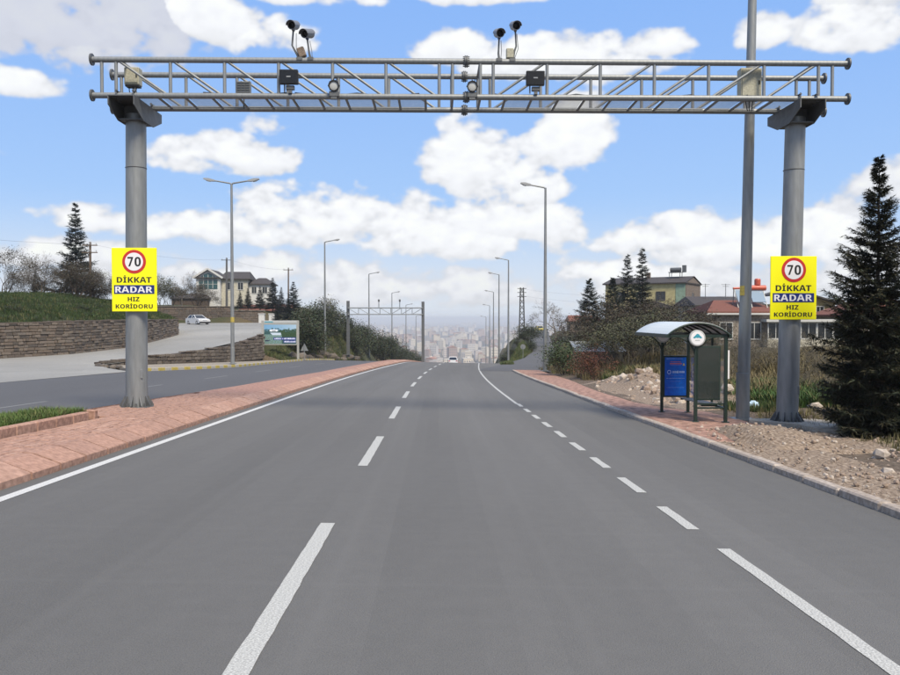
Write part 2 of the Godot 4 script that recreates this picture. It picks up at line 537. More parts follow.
func marking(b: MB, x: float, w: float, s0: float, s1: float) -> void:
	var n := maxi(1, int((s1 - s0) / (0.2 if s1 < 30.0 or s1 - s0 < 80.0 else 3.0)))
	var rag := func(q: float, k: float) -> float: return 0.003 * N1.get_noise_2d(q * 90.0, x * 50.0 + k) + 0.009 * N1.get_noise_2d(q * 400.0, x * 50.0 + k)
	for i in n:
		var a := lerpf(s0, s1, float(i) / n); var e := lerpf(s0, s1, float(i + 1) / n)
		var xa := x + bend(a); var xe := x + bend(e)
		b.quad(V(xa - w / 2 + rag.call(a, 0.0), P(xa, a) + 0.006, a), V(xa + w / 2 + rag.call(a, 9.0), P(xa + w, a) + 0.006, a), V(xe + w / 2 + rag.call(e, 9.0), P(xe + w, e) + 0.006, e), V(xe - w / 2 + rag.call(e, 0.0), P(xe, e) + 0.006, e), Vector3.UP)

func road_basis(s: float) -> Basis: # axes of the tilted carriageway: x across, z towards the viewer
	var x := Vector3(1, -0.02, 0).normalized()
	var dz := Vector3(bend(s) - bend(s + 1.0), grade(s) - grade(s + 1.0), 1).normalized()
	var y := dz.cross(x).normalized()
	return Basis(y.cross(dz).normalized(), y, dz)

func mesh_at(called: String, m: Mesh, parent: Node, at: Vector3, b: Basis) -> MeshInstance3D:
	var o := part(called, m, parent)
	o.transform = Transform3D(b, at)
	return o

func build_land() -> void:
	# ground: one sheet to the horizon, finer near the camera
	var xs := []
	var x := -46.0
	while x <= 46.0:
		xs.append(x)
		x += 1.0
	var st := 1.5
	var e := 46.0
	while e < 26000.0:
		e += st
		st *= 1.35
		xs.append(e); xs.push_front(-e)
	var ss := [-60.0, -30.0, -12.0, -4.0]
	var s := 0.0
	while s < 132.0:
		ss.append(s)
		s += 1.0 if s < 100.0 else 2.0
	st = 3.0
	while s < 34000.0:
		ss.append(s)
		s += st
		st *= 1.14
	var g := mb(Color(1, 1, 1))
	var hs := []
	var cs := []
	for q in ss:
		var r := PackedVector3Array()
		var rc := PackedColorArray()
		for p in xs:
			var h := ground(p, q)
			var b: float = p - bend(q)
			if q < 130.0 and absf(p) < 80.0 and (b > 6.6 or b < -19.0): h += 0.10 * N1.get_noise_2d(p * 9.0, q * 9.0) + 0.04 * N1.get_noise_2d(p * 31.0, q * 31.0)
			r.append(V(p, h, q))
			rc.append(ground_colour(p, q))
		hs.append(r); cs.append(rc)
	for i in ss.size() - 1:
		for k in xs.size() - 1:
			var a: Vector3 = hs[i][k]; var b2: Vector3 = hs[i][k + 1]; var c: Vector3 = hs[i + 1][k + 1]; var d: Vector3 = hs[i + 1][k]
			var nn := (b2 - a).cross(d - a)
			if nn.y < 0: nn = -nn
			nn = nn.normalized()
			g.v.append(a); g.v.append(d); g.v.append(c); g.v.append(a); g.v.append(c); g.v.append(b2)
			for z in 6: g.n.append(nn)
			g.c.append(cs[i][k]); g.c.append(cs[i + 1][k]); g.c.append(cs[i + 1][k + 1]); g.c.append(cs[i][k]); g.c.append(cs[i + 1][k + 1]); g.c.append(cs[i][k + 1])
	struct("ground", g.mesh(M.earth), "bare earth, weeds and dry grass beside the road", "ground")
	# carriageways
	var tarmac := func(px: float, q: float) -> Color:
		var u := px - bend(q)
		var wear := 0.13 * N1.get_noise_2d(u * 30.0, q * 0.5) + 0.13 * N1.get_noise_2d(u * 5.0, q * 1.0 + 40.0) + 0.05 * N1.get_noise_2d(u * 60.0 + 9.0, q * 6.0)
		for w in [-4.1, -2.3, -0.2, 1.6]: # tyre-polished tracks
			wear -= 0.05 * exp(-pow((u - w) / 0.32, 2.0)) * (0.7 + 0.6 * N1.get_noise_2d(u * 3.0, q * 2.5))
		var v := 0.90 + wear
		return Color(v, v, v)
	var r := mb(Color(1, 1, 1))
	ribbon(r, -24, 420, 0.5, func(q): return bend(q) - 5.75, func(q): return bend(q) + lerp_table(RIGHT_EDGE, q), func(px, q): return P(px, q), 44, tarmac)
	var road := struct("road", r.mesh(M.asphalt), "grey asphalt carriageway running under the gantry to the crest", "road")
	var o := mb(Color(1, 1, 1))
	ribbon(o, -24, 420, 1.0, func(q): return bend(q) + lerp_table(LEFT_EDGE, q), func(q): return bend(q) + lerp_table(MEDIAN_LEFT, q) + 0.1, func(px, q): return P(px, q), 20, func(px, q):
		var v := 0.86 + 0.10 * N1.get_noise_2d((px - bend(q)) * 14.0, q * 0.9)
		return Color(v, v, v))
	var opp := struct("opposite_road", o.mesh(M.asphalt_dark), "darker asphalt carriageway on the far side of the median", "road")
	# painted lines
	var l := mb()
	marking(l, -5.08, 0.15, -24, 62); marking(l, -5.08, 0.15, 62, 300)
	part("edge_line", l.mesh(M.paint_fresh), road, "white edge line along the median kerb")
	l = mb()
	marking(l, 2.68, 0.105, 26.4, 300)
	part("edge_line", l.mesh(M.paint), road, "white solid line beyond the bus bay")
	var k := -3.6
	while k < 130.0:
		l = mb()
		marking(l, -1.14, 0.15, k, k + 4.0)
		part("lane_dash", l.mesh(M.paint), road)
		k += 8.0
	l = mb()
	marking(l, 2.75, 0.13, 2.6, 7.56)
	part("bay_dash", l.mesh(M.paint), road)
	k = 8.36
	while k < 25.5:
		l = mb()
		marking(l, 2.72, 0.13, k, k + 1.2)
		part("bay_dash", l.mesh(M.paint), road)
		k += 2.12
	k = 20.0
	while k < 110.0:
		l = mb()
		marking(l, -11.6, 0.13, k, k + 4.0)
		part("lane_dash", l.mesh(M.paint_worn), opp)
		k += 10.0
	# side street on the left
	var b := mb(Color(1, 1, 1))
	for i in SIDE.size() - 1:
		var a = SIDE[i]; var z = SIDE[i + 1]
		var n := maxi(3, int((z[1] - a[1]) / 1.5))
		for t in n:
			var t0 := float(t) / n; var t1 := float(t + 1) / n
			for m in 10:
				var m0 := m / 10.0; var m1 := (m + 1) / 10.0
				var f := func(tt: float, mm: float) -> Vector3:
					var lx := lerpf(a[0], z[0], tt); var rx := lerpf(a[3], z[3], tt)
					var ls := lerpf(a[1], z[1], tt); var rs := lerpf(a[4], z[4], tt)
					return V(lerpf(lx, rx, mm), lerpf(lerpf(a[2], z[2], tt), lerpf(side_right(i), side_right(i + 1), tt), mm), lerpf(ls, rs, mm))
				var p0: Vector3 = f.call(t0, m0)
				var v := 0.86 + 0.16 * N1.get_noise_2d(p0.x * 5.0, p0.z * 5.0) + 0.14 * N1.get_noise_2d(p0.x * 1.4, p0.z * 1.4 + 30.0)
				b.col = Color(v, v, v * 0.98)
				b.quad(p0, f.call(t0, m1), f.call(t1, m1), f.call(t1, m0), Vector3.UP)
	struct("side_street", b.mesh(M.asphalt_pale), "pale worn side street climbing to the left past the stone wall", "street")
	# side street on the right
	b = mb(Color(1, 1, 1))
	ribbon(b, 61, 249, 1.5, func(q): return branch_at(q).x - (branch_at(q).z if q > 66 else branch_at(q).z + (66 - q) * 0.1), func(q): return branch_at(q).x + branch_at(q).z + maxf(0.0, 70 - q) * 0.1, func(px, q): return maxf(branch_at(q).y, P(px, q) + 0.01) if q < 84 else branch_at(q).y, 8, func(px, q):
		var v := 0.88 + 0.12 * N1.get_noise_2d(px * 5.0, q * 5.0)
		return Color(v, v, v))
	struct("branch_road", b.mesh(M.asphalt_dark), "narrow grey branch road climbing away on the right", "street")
	build_median(opp)
	build_right_edge()
	build_left_edge()

func ground_colour(x: float, s: float) -> Color:
	var n := N1.get_noise_2d(x * 2.2, s * 2.2)
	var n2 := N1.get_noise_2d(x * 9.0 + 50.0, s * 9.0)
	var dirt := Color(0.235, 0.185, 0.145)
	var grass := Color(0.085, 0.10, 0.038)
	var dry := Color(0.21, 0.175, 0.10)
	var c := dirt
	if s > 700.0:
		var m := N1.get_noise_2d(x * 0.05, s * 0.025)
		c = Color(0.20, 0.19, 0.15).lerp(Color(0.30, 0.26, 0.20), smoothstep(-0.2, 0.3, m)).lerp(Color(0.12, 0.14, 0.09), smoothstep(0.15, 0.4, N1.get_noise_2d(x * 0.04 + 90.0, s * 0.03)))
		return c
	var u := x - bend(s)
	if u < -14.0:
		c = grass.lerp(dry, smoothstep(-0.1, 0.5, n + 0.4 * n2))
		if x > -22.0 and s < 82.0: c = dirt.lerp(dry, 0.4)
	elif u > 5.0:
		c = dirt.lerp(dry, smoothstep(0.0, 0.5, n2 + n) * 0.6)
		if s > 22.0: c = c.lerp(dry.lerp(grass, 0.5), smoothstep(9.5, 13.0, x) * 0.8)
		if x > 9.0 and s < 60.0: c = c.lerp(grass, smoothstep(0.05, 0.35, n) * smoothstep(9.5, 12.0, x))
		if s > 66.0: c = grass.lerp(dry, smoothstep(-0.1, 0.4, n2))
	return c

# ---------------------------------------------------------------- median strip
func build_median(opp: Node) -> void:
	var b := mb()
	var inner := func(q): return bend(q) - 5.9
	var outer := func(q): return bend(q) + lerp_table(MEDIAN_LEFT, q)
	var gr := mb()
	ribbon(gr, -24, 26.0, 1.0, outer, inner, func(px, q): return P(px, q) + 0.185, 4)
	ribbon(b, 26.0, 420, 1.0, outer, inner, func(px, q): return P(px, q) + 0.22, 4)
	var s := -24.0
	while s < 419.0: # outer face towards the opposite carriageway
		var e := s + (2.0 if s < 100 else 8.0)
		var xa: float = outer.call(s); var xe: float = outer.call(e)
		b.quad(V(xa, P(xa, s) - 0.05, s), V(xe, P(xe, e) - 0.05, e), V(xe, P(xe, e) + 0.22, e), V(xa, P(xa, s) + 0.22, s), Vector3.LEFT)
		s = e
	var med := struct("median", b.mesh(M.red_paving), "raised median paved in salmon blocks between the carriageways", "median")
	part("bedding", gr.mesh(M.grout), med)
	# sloping kerb stones on the road side, 0.83 m each
	var stones := []
	rng.seed = 3
	for k in 6:
		var t := mb()
		var prof := PackedVector2Array([Vector2(0, -0.12), Vector2(0, 0.085), Vector2(-0.014, 0.102), Vector2(-0.40, 0.236), Vector2(-0.425, 0.242), Vector2(-0.55, 0.242), Vector2(-0.55, -0.12)])
		for i in prof.size():
			prof[i] += Vector2(rng.randf_range(-0.006, 0.006), rng.randf_range(-0.005, 0.005))
		t.prism(prof, Vector3(0, 0, -0.39), Vector3.RIGHT, Vector3.UP, Vector3(0, 0, 0.78))
		stones.append([t.mesh(M["red_kerb%d" % (k % 3)])])
	var i := 0
	s = -3.0
	while s < 92.0:
		var x := bend(s) - 5.39
		var bs := road_basis(s) * Basis(Vector3.UP, rng.randf_range(-0.006, 0.006))
		mesh_at("kerb_stone", stones[rng.randi() % 6][0], med, V(x + rng.randf_range(-0.008, 0.008), P(x, s) + rng.randf_range(-0.006, 0.008), s), bs)
		s += 0.83
	var far := mb()
	while s < 300.0:
		var xa := bend(s) - 5.39; var xe := bend(s + 8) - 5.39
		far.quad(V(xa, P(xa, s), s), V(xe, P(xe, s + 8), s + 8), V(xe, P(xe, s + 8) + 0.12, s + 8), V(xa, P(xa, s) + 0.12, s), Vector3.RIGHT)
		far.quad(V(xa, P(xa, s) + 0.1, s), V(xe, P(xe, s + 8) + 0.1, s + 8), V(xe - 0.5, P(xe, s + 8) + 0.23, s + 8), V(xa - 0.5, P(xa, s) + 0.23, s), Vector3.UP)
		s += 8.0
	var fk := part("kerb_run", far.mesh(M.red_kerb0), med)
	fk.set_meta("kind", "stuff")
	# block paving near the camera: blocks laid in rows across the strip
	var blocks := []
	for k in 6:
		var t := mb()
		t.cbox(Vector3.ZERO, Vector3(0.143, 0.06, 0.222), 0.008)
		blocks.append(t.mesh(M["red_kerb%d" % (k % 3)]))
	var rest := mb()
	var count := 0
	s = 7.0
	var row := 0
	while s < 26.0:
		var x := -5.995 - 0.08
		var limit: float = -7.12 if s < 17.3 else lerp_table(MEDIAN_LEFT, s) + 0.18
		var shift := 0.12 if row % 2 else 0.0
		var c := 0
		while x > limit:
			var sq := s + (0.12 if c % 2 else 0.0)
			var bs := road_basis(sq)
			var at := V(x, P(x, sq) + 0.198 + rng.randf_range(-0.007, 0.007), sq)
			if Vector2(x + 7.43, sq - 20.0).length() > 0.36:
				if count < 300: mesh_at("paving_block", blocks[rng.randi() % 6], med, at, bs)
				else: rest.cbox(at, Vector3(0.143, 0.06, 0.222), 0.008, bs)
				count += 1
			x -= 0.16
			c += 1
		s += 0.24
		row += 1
	var rp := part("paving_blocks", rest.mesh(M.red_kerb1), med)
	rp.set_meta("kind", "stuff")
	# planting bed with its own edging and grass
	var soil := mb()
	ribbon(soil, -4, 17.0, 1.0, func(q): return -8.42, func(q): return -7.36, func(px, q): return P(px, q) + 0.29, 1)
	var bed := part("planting_bed", soil.mesh(M.soil), med, "bed of grass in the median with salmon edging")
	var edge := []
	for k in 3:
		var t := mb()
		t.cbox(Vector3(0, 0.08, 0), Vector3(0.17, 0.36, 0.70), 0.02)
		edge.append(t.mesh(M["red_kerb%d" % k]))
	s = -3.0
	while s < 17.0:
		mesh_at("edging_stone", edge[rng.randi() % 3], med, V(-7.28, P(-7.28, s) + 0.12, s), road_basis(s))
		s += 0.715
	for k in 2:
		mesh_at("edging_stone", edge[k], med, V(-7.6 - 0.7 * k, P(-7.6, 17.15) + 0.12, 17.15), road_basis(17.0) * Basis(Vector3.UP, PI / 2))
	for k in 30:
		mesh_at("edging_stone", edge[k % 3], med, V(-8.46, P(-8.46, -3.0 + k * 0.715) + 0.11, -3.0 + k * 0.715), road_basis(5.0)) if -3.0 + k * 0.715 < 17.0 else null
	grass_patch("grass", "short green grass in the median planting bed", func(r): 
		var q: float = r.randf_range(5.0, 16.95); var px: float = r.randf_range(-8.36, -7.4)
		return V(px, P(px, q) + 0.29, q), 5200, 0.16, Color(0.10, 0.17, 0.035), 21)

func tuft_mesh(seed_: int, blades: int) -> ArrayMesh:
	var r := RandomNumberGenerator.new()
	r.seed = seed_
	var b := mb(Color(1, 1, 1))
	for i in blades:
		var a := r.randf() * TAU
		var d := Vector3(cos(a), 0, sin(a))
		var p := d * r.randf_range(0, 0.35)
		var h := r.randf_range(0.55, 1.1)
		var w := Vector3(-d.z, 0, d.x) * r.randf_range(0.03, 0.06)
		var q := p + d * r.randf_range(0.1, 0.3) + Vector3.UP * h * 0.6
		var t := p + d * r.randf_range(0.2, 0.7) + Vector3.UP * h
		var v := r.randf_range(0.7, 1.25)
		b.col = Color(v, v, v * r.randf_range(0.7, 1.0))
		b.quad(p - w, p + w, q + w * 0.7, q - w * 0.7, d + Vector3.UP * 0.3)
		b.face(q - w * 0.7, q + w * 0.7, t)
	return b.mesh(M.blade)

var tufts := []
func grass_patch(called: String, label: String, where: Callable, count: int, height: float, colour: Color, seed_: int, kind := "grass") -> void:
	if tufts.is_empty():
		for k in 3: tufts.append(tuft_mesh(900 + k, 9))
	var r := RandomNumberGenerator.new()
	r.seed = seed_
	var mm := MultiMesh.new()
	mm.transform_format = MultiMesh.TRANSFORM_3D
	mm.use_colors = true
	mm.mesh = tufts[seed_ % 3]
	mm.instance_count = count
	for i in count:
		var p: Vector3 = where.call(r)
		var h := height * r.randf_range(0.5, 1.3)
		mm.set_instance_transform(i, Transform3D(Basis(Vector3.UP, r.randf() * TAU).scaled(Vector3(h * 0.9, h, h * 0.9)), p))
		var v := r.randf_range(0.65, 1.3)
		var dry := r.randf()
		var c := colour * v
		if dry > 0.86: c = c.lerp(Color(0.26, 0.22, 0.10), 0.7)
		mm.set_instance_color(i, c)
	var o := MultiMeshInstance3D.new()
	o.name = numbered(called)
	o.multimesh = mm
	add_child(o)
	o.set_meta("kind", "stuff")
	tag(o, label, kind)

# ---------------------------------------------------------------- right-hand kerb, pavement and verge
const PAVE_RIGHT := [[15.2, 5.6], [16.2, 6.1], [18.0, 7.4], [19.2, 8.0], [23.4, 8.0], [24.5, 7.1], [27, 6.75], [33, 6.75], [45, 7.4], [62, 7.6]] # inner edge of the paving

func build_right_edge() -> void:
	var b := mb()
	var inner := func(q): return bend(q) + lerp_table(RIGHT_EDGE, q) + 0.17
	ribbon(b, 15.1, 62, 0.5, inner, func(q): return bend(q) * 0.6 + lerp_table(PAVE_RIGHT, q), func(px, q): return P(px, q) + 0.095 + 0.012 * N1.get_noise_2d(px * 12.0, q * 12.0) - 0.08 * smoothstep(17.0, 15.2, q), 6)
	var walk := struct("sidewalk", b.mesh(M.red_walk), "worn salmon-coloured block pavement behind the right kerb", "pavement")
	# a dirt-covered strip behind the kerb
	b = mb()
	ribbon(b, -10, 16.0, 0.5, inner, func(q): return 7.2, func(px, q): return P(px, q) + 0.06 + 0.05 * N1.get_noise_2d(px * 14.0, q * 14.0), 6)
	struct("dirt_verge", b.mesh(M.dirt), "bare stony dirt verge behind the grey kerb", "ground")
	# grey kerb stones, 1 m each
	var ks := []
	for k in 4:
		var t := mb()
		t.cbox(Vector3(0.085, 0.0, 0), Vector3(0.19, 0.24, 0.985), 0.025)
		ks.append(t.mesh(M["kerb_grey%d" % (k % 2)]))
	rng.seed = 8
	var s := -3.0
	while s < 61.5:
		var x := bend(s) + lerp_table(RIGHT_EDGE, s)
		mesh_at("kerb_stone", ks[rng.randi() % 4], walk, V(x + rng.randf_range(-0.012, 0.012), P(x, s) - 0.012 + rng.randf_range(-0.014, 0.010), s), road_basis(s) * Basis(Vector3.UP, rng.randf_range(-0.012, 0.012)))
		s += 1.0
	# heaped dirt round the gantry footing, stones and gravel
	b = mb()
	var rows := []
	for i in 25:
		var r := []
		for k in 25:
			var px := 5.75 + 4.2 * k / 24.0; var q := 14.2 + 4.6 * i / 24.0
			var dx := (px - 7.0) / 1.25; var dq := (q - 16.7) / 1.9
			var h := 0.26 * maxf(0.0, 1.0 - dx * dx - dq * dq) + 0.05 * N1.get_noise_2d(px * 26.0, q * 26.0) + 0.05 * N1.get_noise_2d(px * 70.0, q * 70.0)
			var rim := minf(minf(i, 24 - i), minf(k, 24 - k)) / 4.0
			r.append(V(px, P(px, q) + 0.07 + h - 0.28 * maxf(0.0, 1.0 - rim), q))
		rows.append(r)
	sheet(b, rows)
	struct("dirt_heap", b.mesh(M.dirt), "low heap of brown spoil in front of the concrete footing", "ground")

func build_left_edge() -> void:
	# pavement in front of the low rubble wall
	var rows := []
	for p in [[-17.75, 48.2, -18.1, 48.5], [-16.7, 51, -21.4, 53.3], [-15.75, 54.5, -23.5, 57.2], [-15.0, 59.5, -20.1, 64.2], [-14.6, 68, -17.9, 70.4], [-14.5, 77, -16.3, 76.9], [-14.1, 84, -15.4, 84]]:
		var r := []
		for k in 5:
			var t := k / 4.0
			var x := lerpf(p[0], p[2], t) + bend(p[1]) * 0.3; var q := lerpf(p[1], p[3], t)
			r.append(V(x, P(x, q) + 0.10, q))
		rows.append(r)
	var b := mb()
	sheet(b, rows)
	for side in [0, 4]: # edges drop to the ground
		for i in rows.size() - 1:
			var a: Vector3 = rows[i][side]; var c: Vector3 = rows[i + 1][side]
			b.quad(a, c, c - Vector3.UP * 0.5, a - Vector3.UP * 0.5, Vector3(0.3, 0, 1))
	b.quad(rows[0][0], rows[0][4], rows[0][4] - Vector3.UP * 0.5, rows[0][0] - Vector3.UP * 0.5, Vector3.BACK)
	var pv := struct("left_pavement", b.mesh(M.dust_paving), "dusty pavement with a yellow and white kerb along the opposite road", "pavement")
	rng.seed = 5
	var m := []
	for k in 2:
		var t := mb()
		t.cbox(Vector3(-0.1, 0.0, 0), Vector3(0.2, 0.36, 0.64), 0.02)
		m.append(t.mesh(M.kerb_yellow if k == 0 else M.kerb_white))
	var s := 48.0
	var i := 0
	while s < 100.0:
		var x0 := bend(s) + lerp_table(LEFT_EDGE, s); var x1 := bend(s + 0.65) + lerp_table(LEFT_EDGE, s + 0.65)
		var d := V(x1, P(x1, s + 0.65), s + 0.65) - V(x0, P(x0, s), s)
		var z := -d.normalized()
		var xx := Vector3.UP.cross(z).normalized()
		mesh_at("kerb_stone", m[i % 2], pv, V(x0, P(x0, s) + 0.0, s) + d * 0.5, Basis(xx, z.cross(xx), z))
		s += 0.65 / maxf(0.6, Vector2(d.x, d.z).length() / 0.65)
		i += 1

# ---------------------------------------------------------------- stone walls
func along(path: Array, d: float) -> Array: # point and direction at distance d on a polyline of Vector2(x, s); third value = parameter
	var acc := 0.0
	for i in path.size() - 1:
		var a := Vector2(path[i][0], path[i][1]); var b := Vector2(path[i + 1][0], path[i + 1][1])
		var l := a.distance_to(b)
		if d <= acc + l or i == path.size() - 2:
			var t := clampf((d - acc) / l, 0, 1)
			return [a.lerp(b, t), (b - a) / l, lerpf(path[i][2], path[i + 1][2], t), lerpf(path[i][3], path[i + 1][3], t)]
		acc += l
	return []

func path_length(path: Array) -> float:
	var l := 0.0
	for i in path.size() - 1: l += Vector2(path[i][0], path[i][1]).distance_to(Vector2(path[i + 1][0], path[i + 1][1]))
	return l

# path rows: x, s, foot height, top height. side = +1 when the visible face looks to the right of the walking direction
func stone_wall(called: String, label: String, path: Array, stone: Vector3, thick: float, parts_most: int, mats: Array, rough: float, side: float, seed_: int, capped: bool) -> Node3D:
	rng.seed = seed_
	var first := V(path[0][0], path[0][2], path[0][1])
	var root := thing(called, label, "wall", first)
	var core := mb()
	var total := path_length(path)
	var n := int(total / 1.0) + 1
	for i in n:
		var a := along(path, total * i / n); var b := along(path, total * (i + 1) / n)
		var pa: Vector2 = a[0]; var pb: Vector2 = b[0]
		var na: Vector2 = Vector2(-a[1].y, a[1].x) * side; var nb: Vector2 = Vector2(-b[1].y, b[1].x) * side
		# "na" points into the bank, away from the visible face
		var f0 := V(pa.x + na.x * 0.05, a[2] - 0.4, pa.y + na.y * 0.05) - first; var f1 := V(pb.x + nb.x * 0.05, b[2] - 0.4, pb.y + nb.y * 0.05) - first
		var k0 := V(pa.x + na.x * thick, a[2] - 0.4, pa.y + na.y * thick) - first; var k1 := V(pb.x + nb.x * thick, b[2] - 0.4, pb.y + nb.y * thick) - first
		var u0: Vector3 = Vector3.UP * (a[3] - a[2] + 0.36); var u1: Vector3 = Vector3.UP * (b[3] - b[2] + 0.36)
		core.quad(f0, f1, f1 + u1, f0 + u0, f0 - k0)
		core.quad(k0, k1, k1 + u1, k0 + u0, k0 - f0)
		core.quad(f0 + u0, f1 + u1, k1 + u1, k0 + u0, Vector3.UP)
		if i == 0: core.quad(f0, f0 + u0, k0 + u0, k0, f0 - f1)
		if i == n - 1: core.quad(f1, f1 + u1, k1 + u1, k1, f1 - f0)
	part("mortar_core", core.mesh(M.mortar), root)
	var kinds := []
	for k in 9:
		var t := mb()
		if rough > 0.5: t.rock(Vector3.ZERO, Vector3(1.08, 1.12, 1.3), rng)
		else: t.cbox(Vector3.ZERO, Vector3.ONE, 0.09)
		kinds.append(t.mesh(M[mats[k % mats.size()]]))
	var rest := []
	for k in mats.size(): rest.append(mb())
	var placed := 0
	var d := 0.0
	# stone by stone in courses; each column walks the wall so that the nearest stones come first
	var spots := []
	var course := 0
	while true:
		var y := stone.y * (course + 0.5)
		var any := false
		d = stone.x * (0.5 if course % 2 else 0.0)
		while d < total:
			var l := stone.x * rng.randf_range(0.45, 1.75)
			var a := along(path, minf(d + l / 2, total))
			if a[2] + y < a[3] + stone.y * 0.2:
				any = true
				spots.append([a, y, l])
			d += l
		course += 1
		if not any: break
	spots.sort_custom(func(p, q): return p[0][0].length() < q[0][0].length())
	for q in spots:
		var a = q[0]
		var pa: Vector2 = a[0]
		var na: Vector2 = Vector2(-a[1].y, a[1].x) * side
		var z := Vector3(na.x, 0, -na.y) * -1.0
		var x := Vector3.UP.cross(z)
		var b := Basis(x, Vector3.UP, z) * Basis(Vector3(0, 0, 1), rng.randf_range(-0.05, 0.05) * (1.0 + 6.0 * rough))
		var hgt: float = minf(stone.y, a[3] - a[2] - q[1] + stone.y * 0.55)
		var size := Vector3(q[2] - 0.035, hgt - 0.03, stone.z * rng.randf_range(0.72, 1.3)) * (rng.randf_range(0.85, 1.45) if rough > 0.5 else 1.0)
		var at := V(pa.x + na.x * 0.09, a[2] + q[1] + rng.randf_range(-0.015, 0.015) * (1.0 + 6.0 * rough), pa.y + na.y * 0.09) - first
		var k := rng.randi() % 9
		if placed < parts_most:
			mesh_at("stone", kinds[k], root, at, b.scaled_local(size))
			placed += 1
		elif rough > 0.5:
			rest[k % mats.size()].rock(at, size * Vector3(1.08, 1.12, 1.3), rng, b)
		else:
			rest[k % mats.size()].cbox(at, size, 0.02, b)
	for k in mats.size():
		if rest[k].v.size() > 0:
			var o := part("stones", rest[k].mesh(M[mats[k]]), root)
			o.set_meta("kind", "stuff")
	if capped:
		d = 0.0
		var cap := mb()
		cap.cbox(Vector3.ZERO, Vector3.ONE, 0.05)
		var cm := cap.mesh(M.coping)
		while d < total:
			var l := 0.8 * rng.randf_range(0.8, 1.2)
			var a := along(path, minf(d + l / 2, total))
			var na: Vector2 = Vector2(-a[1].y, a[1].x) * side
			var z := Vector3(na.x, 0, -na.y) * -1.0
			var b := Basis(Vector3.UP.cross(z), Vector3.UP, z) * Basis(Vector3(0, 0, 1), rng.randf_range(-0.04, 0.04))
			mesh_at("coping_stone", cm, root, V(a[0].x + na.x * thick * 0.5, a[3] + 0.03 + rng.randf_range(-0.02, 0.02), a[0].y + na.y * thick * 0.5) - first, b.scaled_local(Vector3(l - 0.03, 0.12, thick + 0.14)))
			d += l
	return root

const WALL1 := [[-46, 45.6, -1.05, 1.15], [-36, 53.0, -1.08, 1.3], [-31.8, 58, -1.06, 1.45], [-29.0, 64, -1.0, 1.6], [-27.9, 72, -0.85, 1.68], [-27.7, 80, -0.4, 1.68], [-28.2, 88, 0.02, 1.68], [-30.2, 92.3, 0.2, 1.72], [-34.5, 94.6, 0.35, 1.75], [-42, 97.5, 0.55, 1.9]]
const WALL2 := [[-23.9, 57.0, -1.65, -1.2], [-22.0, 60.4, -1.6, -1.0], [-20.2, 64.2, -1.75, -0.85], [-17.95, 70.4, -1.95, -0.5], [-17.2, 73.4, -2.0, -0.1], [-16.5, 76.6, -2.0, 0.35]]
const PLATEAU := [[-60, 53, 3.2], [-48, 60, 3.6], [-42, 66, 3.9], [-40, 71, 4.05], [-38, 77, 4.15], [-37, 82, 4.1], [-37, 86, 3.9], [-38.5, 89, 3.5], [-41, 91, 3.2], [-46, 93, 3.0]]

func build_walls() -> void:
	stone_wall("retaining_wall", "coursed brown stone retaining wall below the grassy bank", WALL1, Vector3(0.47, 0.235, 0.3), 0.5, 300, ["stone0", "stone1", "stone2", "rubble1", "rubble2"], 0.0, 1.0, 31, true)
	stone_wall("rubble_wall", "low dark rubble wall holding up the side street behind the lamp post", WALL2, Vector3(0.42, 0.27, 0.3), 0.45, 200, ["rubble0", "rubble1", "rubble2", "stone1"], 0.0, 1.0, 32, false)
	# grassy bank from the top of the wall to the plateau
	var rows := []
	for i in WALL1.size():
		var r := []
		for k in 13:
			var t := k / 12.0
			var a = WALL1[i]; var p = PLATEAU[i]
			var y := lerpf(a[3] - 0.1, p[2], pow(t, 0.8)) + 0.22 * sin(PI * t) * (1.0 + 2.0 * N1.get_noise_2d(i * 40.0, k * 30.0))
			r.append(V(lerpf(a[0], p[0], t * 1.0) - 0.25 * (1.0 - t), y, lerpf(a[1], p[1], t) + 0.25 * (1.0 - t)))
		r.append(V(PLATEAU[i][0] - 14.0, PLATEAU[i][2] - 0.6, PLATEAU[i][1] + 6.0))
		rows.append(r)
	var b := mb()
	sheet(b, rows)
	struct("grass_bank", b.mesh(M.turf), "green grassy bank above the stone retaining wall", "bank")
	var spot := func(r: RandomNumberGenerator) -> Vector3:
		var i := r.randi() % 8
		var k := r.randi() % 12
		var u := r.randf(); var w := r.randf()
		var a: Vector3 = rows[i][k].lerp(rows[i][k + 1], u); var c: Vector3 = rows[i + 1][k].lerp(rows[i + 1][k + 1], u)
		return a.lerp(c, w) - Vector3.UP * 0.03
	grass_patch("grass", "long green grass covering the bank above the retaining wall", spot, 16000, 0.34, Color(0.05, 0.092, 0.016), 41)

